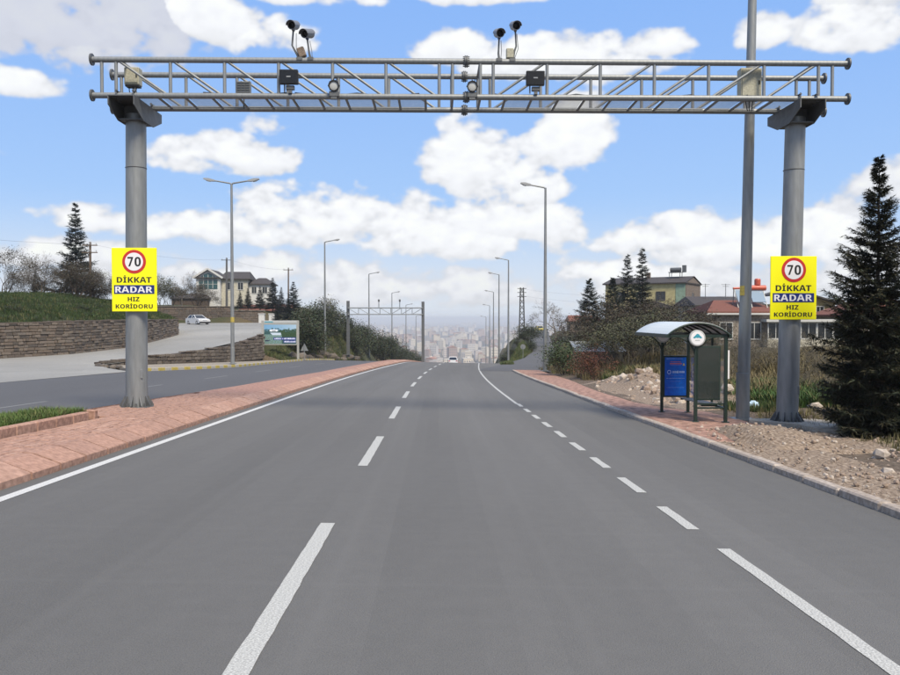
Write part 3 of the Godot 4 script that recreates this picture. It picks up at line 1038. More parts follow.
# ---------------------------------------------------------------- plants
func twig(b: MB, p: Vector3, d: Vector3, l: float, r: float, level: int, most: int, spread: float, rise: float, tips: PackedVector3Array, g: RandomNumberGenerator, fork: int) -> void:
	var ps := [p]
	var rs := [r]
	var q := p
	var dir := d
	var seg := 3 if level < 2 else 2
	for i in seg:
		dir = (dir + Vector3(g.randf_range(-1, 1), g.randf_range(-0.6, 1) * rise, g.randf_range(-1, 1)) * 0.17).normalized()
		q += dir * (l / seg)
		ps.append(q)
		rs.append(maxf(r * (1.0 - 0.45 * (i + 1) / seg), 0.004))
		if level >= most - 2: tips.append(q)
	b.tube(ps, rs, 6 if level == 0 else (4 if level == 1 else 3), false)
	if level >= most: return
	var n := fork + (1 if g.randf() < 0.5 else 0)
	for i in n:
		var at: Vector3 = ps[seg] if i < 2 else ps[g.randi_range(1, seg)]
		var a := g.randf() * TAU
		var side := dir.cross(Vector3(cos(a), 0.3, sin(a))).normalized()
		var nd := (dir + side * spread * g.randf_range(0.6, 1.4) + Vector3.UP * rise * 0.35).normalized()
		twig(b, at, nd, l * g.randf_range(0.58, 0.82), rs[seg] * 0.8, level + 1, most, spread, rise, tips, g, fork)

func leaf(b: MB, p: Vector3, size: float, g: RandomNumberGenerator) -> void:
	var d := Vector3(g.randf_range(-1, 1), g.randf_range(-0.7, 0.7), g.randf_range(-1, 1)).normalized()
	var w := d.cross(Vector3(g.randf_range(-1, 1), 1, g.randf_range(-1, 1))).normalized() * size * 0.38
	b.face(p, p + d * size * 0.5 + w, p + d * size)
	b.face(p, p + d * size, p + d * size * 0.5 - w)

# a tree or shrub with several stems; leaves are small faces round the twig ends
func woody(called: String, label: String, category: String, h: float, stems: int, most: int, spread: float, rise: float, leaves: int, leaf_size: float, colours: Array, seed_: int, bark := "bark", fork := 2, scatter := 0.22) -> Node3D:
	var g := RandomNumberGenerator.new()
	g.seed = seed_
	var root := thing(called, label, category)
	root.set_meta("base_name", called)
	var w := mb()
	var tips := PackedVector3Array()
	for i in stems:
		var a := TAU * i / stems + g.randf()
		var lean := 0.08 if stems == 1 else g.randf_range(0.25, 0.75)
		var d := Vector3(cos(a) * lean, 1, sin(a) * lean).normalized()
		twig(w, Vector3(cos(a), 0, sin(a)) * (0.0 if stems == 1 else 0.02 * h) - Vector3.UP * 0.15, d, h * (0.34 if stems == 1 else 0.36) * g.randf_range(0.8, 1.1), h * (0.026 if stems == 1 else 0.014), 0, most, spread, rise, tips, g, fork)
	part("trunk" if stems == 1 else "stems", w.mesh(M[bark]), root)
	if leaves > 0:
		var c := mb(Color(1, 1, 1))
		for i in leaves:
			var t := tips[g.randi() % tips.size()]
			var o := Vector3(g.randfn(), g.randfn(), g.randfn()).limit_length(1.7) * h * scatter * 0.22
			c.col = colours[g.randi() % colours.size()] * g.randf_range(0.6, 1.35)
			leaf(c, t + o, leaf_size * g.randf_range(0.6, 1.3), g)
		part("crown" if stems == 1 else "foliage", c.mesh(M.leaf), root)
	return root

# conifer: whorls of drooping boughs carrying flat sprays of needles
func conifer(called: String, label: String, h: float, rad: float, boughs: int, sprays: int, droop: float, upturn: float, bare: float, power: float, colours: Array, seed_: int, needle := 0.16, lean := 0.0, whorls := 20.0) -> Node3D:
	var g := RandomNumberGenerator.new()
	g.seed = seed_
	var root := thing(called, label, "tree")
	root.set_meta("base_name", called)
	var t := mb()
	var ps := []; var rs := []
	for i in 9:
		var q := i / 8.0
		ps.append(Vector3(lean * q * q + g.randf_range(-0.01, 0.01) * h * 0.3, q * h - 0.2, g.randf_range(-0.01, 0.01) * h * 0.3))
		rs.append(lerpf(h * 0.017, 0.008, pow(q, 0.7)))
	t.tube(ps, rs, 8, false)
	part("trunk", t.mesh(M.bark), root)
	var w := mb()
	var c := mb(Color(1, 1, 1))
	for i in boughs:
		var q := pow((i + g.randf()) / boughs, 1.05)
		q = clampf((floorf(q * whorls) + 0.5 + g.randfn() * 0.3) / whorls, 0.0, 0.995) # boughs leave the trunk in tiers
		var y := h * (bare + (0.985 - bare) * q)
		var l := rad * (pow(1.0 - q, power) if power > 0.0 else minf(1.0, 2.0 * pow(1.0 - q, -power))) * g.randf_range(0.5, 1.08) * ((1.45 if power > 0.0 else 1.1) if g.randf() < 0.10 else 1.0) + h * 0.008
		var nl := needle * (0.5 + 0.5 * (1.0 - q))
		var a := i * 2.39996 + g.randf_range(-0.4, 0.4)
		var d := Vector3(cos(a), 0, sin(a))
		var o := Vector3(lean * q * q, y, 0)
		var dr := droop * (1.0 - q * 1.6) * g.randf_range(0.6, 1.4)
		var f := func(u: float) -> Vector3: return o + d * (l * u) + Vector3.UP * (l * (-dr * u + upturn * u * u))
		w.tube([o, f.call(0.5), f.call(1.0)], [h * 0.0035 * (1.2 - q), h * 0.002 * (1.2 - q), 0.003], 3, false)
		var n := int(sprays * (0.35 + 0.65 * l / rad))
		var tone_ := g.randf_range(0.7, 1.25)
		for k in n:
			var u := 0.12 + 0.9 * (k + g.randf()) / n
			var p: Vector3 = f.call(u)
			var sd := (1.0 if k % 2 else -1.0)
			var side := Vector3(-d.z, 0, d.x) * sd
			var sl := (l * 0.34 * (1.15 - u) + nl * 0.9) * g.randf_range(0.6, 1.2)
			var dirn := (d * 0.75 + side * g.randf_range(0.3, 1.0) + Vector3.UP * g.randf_range(-0.35, 0.28)).normalized()
			var m := maxi(2, int(sl / (nl * 0.55)))
			for z in m:
				var b := p + dirn * (sl * z / m)
				c.col = colours[g.randi() % colours.size()] * (tone_ * g.randf_range(0.7, 1.3))
				for e in 2:
					var nd := (dirn + Vector3(g.randf_range(-1, 1), g.randf_range(-0.6, 0.7), g.randf_range(-1, 1)) * 0.75).normalized()
					var ww := nd.cross(Vector3(g.randf_range(-0.5, 0.5), 1, g.randf_range(-0.5, 0.5))).normalized() * nl * 0.17
					c.face(b - ww, b + ww, b + nd * nl * g.randf_range(0.8, 1.4))
	# leader
	for k in 40:
		var q := g.randf_range(0.86, 1.0)
		var p := Vector3(lean * q * q, h * q - 0.1, 0)
		var nd := Vector3(g.randf_range(-1, 1), g.randf_range(0.2, 1.2), g.randf_range(-1, 1)).normalized()
		c.col = colours[0]
		var ww := nd.cross(Vector3.UP).normalized() * needle * 0.08
		c.face(p - ww, p + ww, p + nd * needle * 0.55)
	part("branches", w.mesh(M.bark), root)
	part("crown", c.mesh(M.leaf), root)
	return root

func place(o: Node3D, x: float, y: float, s: float, turn := 0.0, size := 1.0) -> Node3D:
	o.position = V(x, y, s)
	o.rotation.y = turn
	o.scale = Vector3.ONE * size
	return o

func gy(x: float, s: float) -> float:
	return ground(x, s) - 0.03

# ---------------------------------------------------------------- lettering
var font_bold: SystemFont
func text(parent: Node, words: String, centre: Vector3, width: float, height: float, m: Material, called := "lettering") -> MeshInstance3D:
	if font_bold == null:
		font_bold = SystemFont.new()
		font_bold.font_names = PackedStringArray(["Droid Sans"])
		font_bold.font_weight = 700
	var t := TextMesh.new()
	t.font = font_bold
	t.text = words
	t.font_size = 64
	t.pixel_size = 0.01
	t.depth = 0.01
	t.curve_step = 1.0
	t.material = m
	var a := t.get_aabb()
	var o := part(called, t, parent)
	o.scale = Vector3(width / a.size.x, height / a.size.y, 0.4)
	var mid := a.position + a.size * 0.5
	o.position = centre - Vector3(mid.x * o.scale.x, mid.y * o.scale.y, 0)
	return o

func abs_part(called: String, b: MB, m: Material, root: Node3D, label := "") -> MeshInstance3D: # mesh built in world coordinates under a thing that stands elsewhere
	var o := part(called, b.mesh(m), root, label)
	o.position = -root.position
	return o

# ---------------------------------------------------------------- the gantry
func build_gantry() -> void:
	var s0 := 19.4; var s1 := 20.6; var yb := 7.22; var yt := 8.07; var x0 := -8.21; var x1 := 10.0
	var root := thing("sign_gantry", "grey tubular steel gantry spanning the near carriageway", "gantry", V(-7.45, P(-7.45, 20) + 0.20, 20))
	# posts
	var feet := [[-7.45, -7.40, P(-7.45, 20) + 0.20], [8.86, 9.0, P(8.86, 20) + 0.10]]
	for i in 2:
		var f = feet[i]
		var b := mb()
		b.tube([V(f[0], f[2] - 0.2, 20), V(f[0] + (f[1] - f[0]) * 0.5, lerpf(f[2], 6.8, 0.5), 20), V(f[1], 6.9, 20)], [0.262, 0.252, 0.24], 24)
		var post := abs_part("post", b, M.galv, root)
		b = mb()
		for yy in [3.1, 5.6]: # circumferential welds
			b.lathe([Vector2(0.244, -0.012), Vector2(0.258, 0.0), Vector2(0.244, 0.012)], V(lerpf(f[0], f[1], yy / 7.0), yy, 20), 24)
		part("weld", b.mesh(M.galv_dark), post)
		b = mb()
		b.lathe([Vector2(0.0, 0.035), Vector2(0.40, 0.035), Vector2(0.41, 0.0), Vector2(0.41, -0.1)], V(f[0], f[2] + 0.01, 20), 24)
		for k in 10:
			var a := TAU * (k + 0.5) / 10
			var d := Vector3(cos(a), 0, sin(a))
			var o := V(f[0], f[2] + 0.04, 20)
			var w := Vector3(-d.z, 0, d.x) * 0.012
			b.prism(PackedVector2Array([Vector2(0.24, 0), Vector2(0.40, 0), Vector2(0.40, 0.04), Vector2(0.27, 0.26), Vector2(0.24, 0.26)]), o - w, d, Vector3.UP, w * 2)
			var a2 := TAU * k / 10
			var d2 := Vector3(cos(a2), 0, sin(a2))
			b.lathe([Vector2(0.0, 0.09), Vector2(0.03, 0.09), Vector2(0.03, 0.0)], o + d2 * 0.34, 6)
		var bp := part("base_plate", b.mesh(M.galv_dark), post)
		b = mb()
		b.cbox(V(f[0] + 0.16, f[2] + 0.85, 20 - 0.19), Vector3(0.13, 0.22, 0.03), 0.008)
		part("inspection_cover", b.mesh(M.galv), post)
		# channel-shaped saddle carrying the truss
		b = mb()
		for sd in [-1.0, 1.0]:
			var poly := PackedVector2Array([Vector2(-0.95, 0.0), Vector2(0.95, 0.0), Vector2(0.95, -0.22), Vector2(0.35, -0.46), Vector2(-0.35, -0.46), Vector2(-0.95, -0.22)])
			b.prism(poly, Vector3(f[1] + sd * 0.30 - 0.012, yb - 0.075, -20), Vector3(0, 0, 1), Vector3.UP, Vector3(0.024, 0, 0))
		b.box(V(f[1], yb - 0.085, 20), Vector3(0.58, 0.02, 1.9))
		b.box(V(f[1], yb - 0.5, 20), Vector3(0.62, 0.03, 0.75))
		b.box(V(f[1], yb - 0.28, 20), Vector3(0.57, 0.38, 0.02))
		for sz in [s0, s1]:
			for sx in [-0.2, 0.2]:
				b.tube([V(f[1] + sx, yb - 0.12, sz - 0.11), V(f[1] + sx, yb + 0.12, sz - 0.11)], [0.014, 0.014], 6)
				b.tube([V(f[1] + sx, yb - 0.12, sz + 0.11), V(f[1] + sx, yb + 0.12, sz + 0.11)], [0.014, 0.014], 6)
				b.bar(V(f[1] + sx, yb + 0.085, sz - 0.13), V(f[1] + sx, yb + 0.085, sz + 0.13), 0.05, 0.02)
		abs_part("saddle", b, M.galv_dark, root)
	# chords
	for c in [[s0, yt], [s0, yb], [s1, yt], [s1, yb]]:
		var b := mb()
		b.tube([V(x0, c[1], c[0]), V(x1, c[1], c[0])], [0.07, 0.07], 14)
		abs_part("chord", b, M.galv, root)
		for e in [[x0, -1], [x1, 1], [0.73, 0]]:
			b = mb()
			if e[1] == 0:
				for dx in [-0.022, 0.022]: b.lathe([Vector2(0, 0.016), Vector2(0.14, 0.016), Vector2(0.14, -0.016), Vector2(0, -0.016)], V(e[0] + dx, c[1], c[0]), 18, Basis(Vector3.UP, Vector3.RIGHT, Vector3.BACK))
				for k in 6:
					var a := TAU * k / 6
					b.tube([V(e[0] - 0.08, c[1] + sin(a) * 0.11, c[0] + cos(a) * 0.11), V(e[0] + 0.08, c[1] + sin(a) * 0.11, c[0] + cos(a) * 0.11)], [0.014, 0.014], 6)
			else:
				b.lathe([Vector2(0, 0.02), Vector2(0.14, 0.02), Vector2(0.14, -0.02), Vector2(0.0, -0.02)], V(e[0], c[1], c[0]), 18, Basis(Vector3.UP, Vector3.RIGHT, Vector3.BACK))
			abs_part("flange", b, M.galv_dark, root)
	# web members of both faces
	var lefts := [-7.64, -6.35, -5.06, -3.77, -2.48, -1.20, 0.08]
	var rights := [1.38, 2.68, 3.97, 5.28, 6.60, 7.95, 9.28]
	for sz in [s0, s1]:
		for x in lefts + rights + [-7.98, 0.40, 1.07, 9.62]:
			var b := mb()
			b.tube([V(x, yb + 0.04, sz), V(x, yt - 0.04, sz)], [0.04, 0.04], 10, false)
			abs_part("upright", b, M.galv, root)
		for i in 6:
			var b := mb()
			b.tube([V(lefts[i] + 0.08, yt - 0.04, sz), V(lefts[i + 1] - 0.10, yb + 0.04, sz)], [0.032, 0.032], 8, false)
			abs_part("diagonal", b, M.galv, root)
			b = mb()
			b.tube([V(rights[i] + 0.10, yb + 0.04, sz), V(rights[i + 1] - 0.08, yt - 0.04, sz)], [0.032, 0.032], 8, false)
			abs_part("diagonal", b, M.galv, root)
	# floor of the truss: cross bars and plates
	for half in [lefts, rights]:
		for i in 6:
			for h in 2:
				var x: float = half[i] + 0.645 * h + 0.3
				var b := mb()
				b.tube([V(x, yb, s0 + 0.06), V(x, yb, s1 - 0.06)], [0.032, 0.032], 8, false)
				abs_part("cross_bar", b, M.galv, root)
				if i < 5 or h == 0:
					b = mb()
					for z in 18: b.box(V(x + 0.32, yb + 0.05, 19.53 + 0.058 * z), Vector3(0.62, 0.0015, 0.026))
					abs_part("floor_grating", b, M.plate, root)
	for sx in [-7.55, 0.4, 1.07, 9.2]:
		for y in [yb, yt]:
			var b := mb()
			b.tube([V(sx, y, s0 + 0.06), V(sx, y, s1 - 0.06)], [0.032, 0.032], 8, false)
			abs_part("cross_bar", b, M.galv, root)
	# cables
	var cb := mb()
	for q in [[-3.4, -1.9], [-1.9, -0.4], [1.4, 3.4], [-5.6, -3.6], [3.4, 6.2], [6.2, 7.6]]:
		var pts := []; var rs := []
		for k in 9:
			var t := k / 8.0
			pts.append(V(lerpf(q[0], q[1], t), yb + 0.11 - 0.10 * sin(PI * t) * (0.5 if q[0] < 0 else 1.0), s0 + 0.09))
			rs.append(0.012)
		cb.tube(pts, rs, 5)
	abs_part("cable", cb, M.black, root)
	# things bolted to it
	equipment_cabinet(Vector3(7.72, 7.66, -19.72), Vector3(0.52, 0.72, 0.26), "large cream equipment cabinet in the truss by the right post")
	equipment_cabinet(Vector3(-7.44, 7.82, -19.95), Vector3(0.36, 0.42, 0.24), "small cream equipment cabinet in the truss above the left post")
	flat_antenna(Vector3(-4.78, 7.62, -20.1))
	floodlight(Vector3(-3.50, 7.30, -19.33), "black flat illuminator beside the left pair of cameras")
	floodlight(Vector3(2.38, 7.30, -19.33), "black flat illuminator right of the chord splice")
	round_lamp(Vector3(-2.43, 7.24, -19.3), "round grey-lensed camera between the left illuminator and the splice")
	round_lamp(Vector3(0.87, 7.24, -19.3), "round grey-lensed camera right at the chord splice")
	bullet_camera(Vector3(-3.28, 8.13, -19.4), Vector3(-0.13, 0.66, 0.02), -0.12, true, "upper left bullet camera on a bent stalk with a rusty box")
	bullet_camera(Vector3(-3.02, 8.13, -19.4), Vector3(-0.06, 0.46, 0.02), -0.3, false, "lower right bullet camera of the pair above the left illuminator")
	bullet_camera(Vector3(1.50, 8.13, -19.4), Vector3(0.02, 0.50, 0.02), 0.12, false, "lower left bullet camera of the pair above the splice")
	bullet_camera(Vector3(1.82, 8.13, -19.4), Vector3(0.09, 0.68, 0.02), 0.1, true, "taller bullet camera with a white box right of the splice")
	warning_sign(Vector3(-7.36, 2.06, -19.69), 1.09, 1.55, "yellow speed warning sign on the left gantry post")
	warning_sign(Vector3(8.85, 1.86, -19.69), 1.15, 1.57, "yellow speed warning sign on the right gantry post")

func equipment_cabinet(at: Vector3, z: Vector3, label: String) -> void:
	var r := thing("equipment_cabinet", label, "cabinet", at - Vector3(0, z.y / 2, 0))
	var b := mb()
	b.cbox(Vector3(0, z.y / 2, 0), z, 0.012)
	part("housing", b.mesh(M.cream), r)
	b = mb()
	b.cbox(Vector3(0, z.y / 2, z.z / 2 + 0.012), Vector3(z.x - 0.06, z.y - 0.08, 0.02), 0.006)
	var d := part("door", b.mesh(M.cream), r)
	b = mb()
	b.cbox(Vector3(z.x * 0.36, z.y * 0.5, z.z / 2 + 0.03), Vector3(0.03, 0.09, 0.02), 0.004)
	part("latch", b.mesh(M.black), d)
	b = mb()
	b.box(Vector3(0, -0.02, 0), Vector3(z.x * 0.9, 0.04, z.z * 0.9))
	for k in 3:
		b.tube([Vector3(-0.1 + 0.1 * k, 0, 0), Vector3(-0.09 + 0.08 * k, -0.13, 0.02), Vector3(-0.04 + 0.05 * k, -0.30, 0.0)], [0.012, 0.012, 0.012], 5)
	part("cable_glands", b.mesh(M.black), r)

func flat_antenna(at: Vector3) -> void:
	var r := thing("louvred_panel", "small grey louvred box in the truss left of the illuminator", "equipment", at - Vector3(0, 0.16, 0))
	var b := mb()
	b.cbox(Vector3(0, 0.16, -0.04), Vector3(0.36, 0.32, 0.10), 0.01)
	part("housing", b.mesh(M.galv), r)
	for k in 5:
		b = mb()
		b.box(Vector3(0, 0.04 + 0.06 * k, 0.02), Vector3(0.34, 0.012, 0.03))
		part("slat", b.mesh(M.galv_dark), r)
	for k in 4:
		b = mb()
		b.box(Vector3(-0.15 + 0.1 * k, 0.16, 0.022), Vector3(0.012, 0.31, 0.025))
		part("rib", b.mesh(M.galv_dark), r)
	b = mb()
	b.tube([Vector3(0, 0, -0.04), Vector3(0, -0.36, -0.04)], [0.02, 0.02], 8)
	part("bracket", b.mesh(M.galv_dark), r)

func floodlight(at: Vector3, label: String) -> void:
	var r := thing("illuminator", label, "floodlight", at)
	var b := mb()
	var tilt := Basis(Vector3.RIGHT, 0.10)
	b.cbox(tilt * Vector3(0, 0.34, 0.03), Vector3(0.44, 0.34, 0.12), 0.012, tilt)
	for k in 8: b.box(tilt * Vector3(-0.175 + 0.05 * k, 0.34, -0.05), Vector3(0.012, 0.30, 0.05), tilt)
	var hs := part("housing", b.mesh(M.black), r)
	b = mb()
	b.box(tilt * Vector3(0, 0.34, 0.092), Vector3(0.39, 0.29, 0.006), tilt)
	part("lens", b.mesh(M.dark_glass), hs)
	b = mb()
	b.box(tilt * Vector3(0, 0.345, 0.097), Vector3(0.10, 0.025, 0.004), tilt)
	part("badge", b.mesh(M.plate), hs)
	b = mb()
	b.cbox(Vector3(0.02, 0.10, 0), Vector3(0.20, 0.10, 0.10), 0.01)
	b.box(Vector3(0.02, 0.02, 0), Vector3(0.08, 0.10, 0.07))
	b.bar(Vector3(-0.12, 0.0, -0.02), Vector3(-0.12, 0.18, -0.02), 0.03, 0.03)
	part("bracket", b.mesh(M.galv_dark), r)

func round_lamp(at: Vector3, label: String) -> void:
	var r := thing("round_camera", label, "camera", at)
	var ax := Basis(Vector3.RIGHT, Vector3(0, -0.10, 0.995).normalized(), Vector3(0, 0.995, 0.10).normalized() * -1.0)
	var c := Vector3(0, 0.19, 0.05)
	var b := mb()
	b.lathe([Vector2(0, -0.20), Vector2(0.09, -0.20), Vector2(0.12, -0.08), Vector2(0.13, 0.06), Vector2(0.105, 0.06), Vector2(0.10, 0.0)], c, 20, ax)
	for k in 8:
		var a := TAU * k / 8
		b.box(c + ax * Vector3(cos(a) * 0.125, 0.02, sin(a) * 0.125), Vector3(0.03, 0.05, 0.03), ax)
	b.lathe([Vector2(0.045, -0.04), Vector2(0.045, 0.02), Vector2(0.03, 0.02), Vector2(0.03, -0.04)], c + Vector3(0.03, 0.16, 0), 10, ax)
	part("housing", b.mesh(M.black), r)
	b = mb()
	b.lathe([Vector2(0, 0.012), Vector2(0.06, 0.008), Vector2(0.1, 0.0)], c + ax.y * 0.03, 20, ax)
	part("lens", b.mesh(M.pale_lens), r)
	b = mb()
	b.cbox(Vector3(0, 0.0, 0.02), Vector3(0.24, 0.14, 0.10), 0.02)
	b.box(Vector3(0, -0.07, 0.02), Vector3(0.14, 0.10, 0.08))
	part("bracket", b.mesh(M.galv_dark), r)

func bullet_camera(at: Vector3, up: Vector3, turn: float, boxed: bool, label: String) -> void:
	var r := thing("bullet_camera", label, "camera", at)
	var b := mb()
	var mid := up * 0.45 + Vector3(up.x * 0.8 if boxed else 0.0, 0, 0)
	b.tube([Vector3(0.03, -0.06, 0), mid * 0.6, mid, up], [0.03, 0.026, 0.022, 0.022], 8)
	b.tube([Vector3(0.06, -0.02, 0.02), mid * 0.8 + Vector3(0.07, 0, 0.02), up * 0.9 + Vector3(0.05, 0.0, -0.03)], [0.008, 0.008, 0.008], 5)
	part("stalk", b.mesh(M.galv_dark), r)
	b = mb()
	b.box(Vector3(0.02, -0.03, 0), Vector3(0.14, 0.07, 0.17))
	part("clamp", b.mesh(M.galv_dark), r)
	var d := Vector3(sin(turn), -0.32, cos(turn)).normalized()
	var x := Vector3.UP.cross(d).normalized()
	var ax := Basis(x, d, x.cross(d))
	var c := up + Vector3(0, 0.10, 0.03)
	b = mb()
	b.lathe([Vector2(0, -0.24), Vector2(0.085, -0.24), Vector2(0.10, -0.22), Vector2(0.10, 0.15), Vector2(0.085, 0.15), Vector2(0.08, 0.05), Vector2(0.0, 0.05)], c, 18, ax)
	part("body", b.mesh(M.camera_grey), r)
	b = mb()
	var pts := []
	for k in 9:
		var a := PI * k / 8.0
		pts.append(ax * Vector3(cos(a) * 0.118, 0, -sin(a) * 0.118))
	for k in 8: # sunshield
		b.quad(c + pts[k] - d * 0.22, c + pts[k + 1] - d * 0.22, c + pts[k + 1] + d * 0.22, c + pts[k] + d * 0.22, pts[k] + pts[k + 1])
		b.quad(c + pts[k] * 0.93 - d * 0.22, c + pts[k + 1] * 0.93 - d * 0.22, c + pts[k + 1] * 0.93 + d * 0.22, c + pts[k] * 0.93 + d * 0.22, -pts[k] - pts[k + 1])
		b.quad(c + pts[k] + d * 0.22, c + pts[k + 1] + d * 0.22, c + pts[k + 1] * 0.93 + d * 0.22, c + pts[k] * 0.93 + d * 0.22, d)
	part("sunshield", b.mesh(M.camera_grey), r)
	b = mb()
	b.lathe([Vector2(0, 0.075), Vector2(0.04, 0.07), Vector2(0.082, 0.055)], c, 18, ax)
	part("lens", b.mesh(M.black), r)
	b = mb()
	b.cbox(up + Vector3(0, 0.0, 0.01), Vector3(0.07, 0.05, 0.10), 0.01)
	part("bracket", b.mesh(M.bracket_blue if not boxed else M.camera_grey), r)
	if boxed:
		b = mb()
		b.cbox(Vector3(0.06 if up.x < 0 else -0.04, 0.13, 0.0), Vector3(0.18, 0.24, 0.14), 0.02, Basis(Vector3.BACK, 0.35 if up.x < 0 else 0.0))
		part("junction_box", b.mesh(M.rusty if up.x < 0 else M.cream), r)

func warning_sign(at: Vector3, w: float, h: float, label: String) -> void:
	var r := thing("warning_sign", label, "sign", at)
	r.rotation.y = 0.0
	var b := mb()
	b.cbox(Vector3(0, h / 2, 0), Vector3(w, h, 0.03), 0.006)
	part("panel", b.mesh(M.sign_yellow), r)
	var f := func(u: float, v: float) -> Vector3: return Vector3((u - 151.5) / 303.0 * w, h * (1.0 - v / 423.0), 0.0)
	var k := w / 303.0
	var disc := mb()
	var c: Vector3 = f.call(152, 92)
	var ax := Basis(Vector3.RIGHT, Vector3.BACK, Vector3.UP)
	disc.lathe([Vector2(0, 0.004), Vector2(80 * k, 0.004), Vector2(80 * k, -0.004)], c + Vector3(0, 0, 0.017), 40, ax)
	var dn := part("speed_limit_disc", disc.mesh(M.sign_red), r, "red ringed speed limit disc reading 70")
	var wf := mb()
	wf.lathe([Vector2(0, 0.003), Vector2(61 * k, 0.003), Vector2(61 * k, -0.002)], c + Vector3(0, 0, 0.022), 40, ax)
	part("disc_face", wf.mesh(M.sign_white), dn)
	text(dn, "7", c + Vector3(-25 * k, 0, 0.026), 38 * k, 64 * k, M.sign_black, "numeral")
	text(dn, "0", c + Vector3(25 * k, 0, 0.026), 42 * k, 64 * k, M.sign_black, "numeral")
	for sg in [-1, 1]:
		var bolt := mb()
		bolt.lathe([Vector2(0, 0.006), Vector2(0.008, 0.005), Vector2(0.01, 0)], f.call(152, 92 + sg * 76) + Vector3(0, 0, 0.021), 8, ax)
		part("bolt", bolt.mesh(M.galv_dark), r)
	text(r, "DİKKAT", f.call(151, 207) + Vector3(0, 0, 0.017), 234 * k, 49 * k, M.sign_black)
	b = mb()
	b.box(f.call(151, 277) + Vector3(0, 0, 0.016), Vector3(272 * k, 60 * k, 0.006))
	var band := part("blue_band", b.mesh(M.sign_blue), r)
	text(band, "RADAR", f.call(149, 277) + Vector3(0, 0, 0.02), 250 * k, 43 * k, M.sign_white)
	text(r, "HIZ", f.call(146, 341) + Vector3(0, 0, 0.017), 78 * k, 29 * k, M.sign_black)
	text(r, "KORİDORU", f.call(150, 385) + Vector3(0, 0, 0.017), 250 * k, 36 * k, M.sign_black)
	b = mb()
	for y in [h * 0.2, h * 0.8]:
		b.box(Vector3(0, y, -0.03), Vector3(0.62, 0.05, 0.03))
		b.lathe([Vector2(0.262, -0.02), Vector2(0.27, -0.02), Vector2(0.27, 0.02), Vector2(0.262, 0.02)], Vector3(0, y, -0.31), 20)
	part("clamp", b.mesh(M.galv_dark), r)

func far_gantry() -> void:
	var s := 115.0
	var xl := -12.6; var xr := -1.87
	var root := thing("sign_gantry", "distant grey lattice gantry over the opposite carriageway", "gantry", V(xl, -3.4, s))
	for q in [[xl, -3.4, 4.35], [xr, -4.6, 4.25]]:
		var b := mb()
		b.bar(V(q[0], q[1] - 0.3, s), V(q[0], q[2], s), 0.42, 0.42)
		b.box(V(q[0], q[1] + 0.05, s), Vector3(0.8, 0.1, 0.8))
		abs_part("post", b, M.galv_dark, root)
	for y in [3.35, 2.42]:
		for ds in [-0.4, 0.4]:
			var b := mb()
			b.tube([V(xl, y, s + ds), V(xr, y, s + ds)], [0.07, 0.07], 8)
			abs_part("chord", b, M.galv, root)
	for i in 7:
		var xa := lerpf(xl, xr, i / 7.0); var xb := lerpf(xl, xr, (i + 1) / 7.0)
		var b := mb()
		b.tube([V(xa, 3.35 if i < 4 else 2.42, s - 0.4), V(xb, 2.42 if i < 4 else 3.35, s - 0.4)], [0.04, 0.04], 6)
		abs_part("diagonal", b, M.galv, root)
		b = mb()
		b.tube([V(xb, 2.42, s - 0.4), V(xb, 3.35, s - 0.4)], [0.045, 0.045], 6)
		abs_part("upright", b, M.galv, root)
	for q in [-5.2, -8.2]:
		var b := mb()
		b.tube([V(q, 3.3, s), V(q, 4.3, s)], [0.05, 0.05], 6)
		b.cbox(V(q, 4.4, s), Vector3(0.25, 0.35, 0.25), 0.02)
		abs_part("camera_mount", b, M.galv_dark, root)

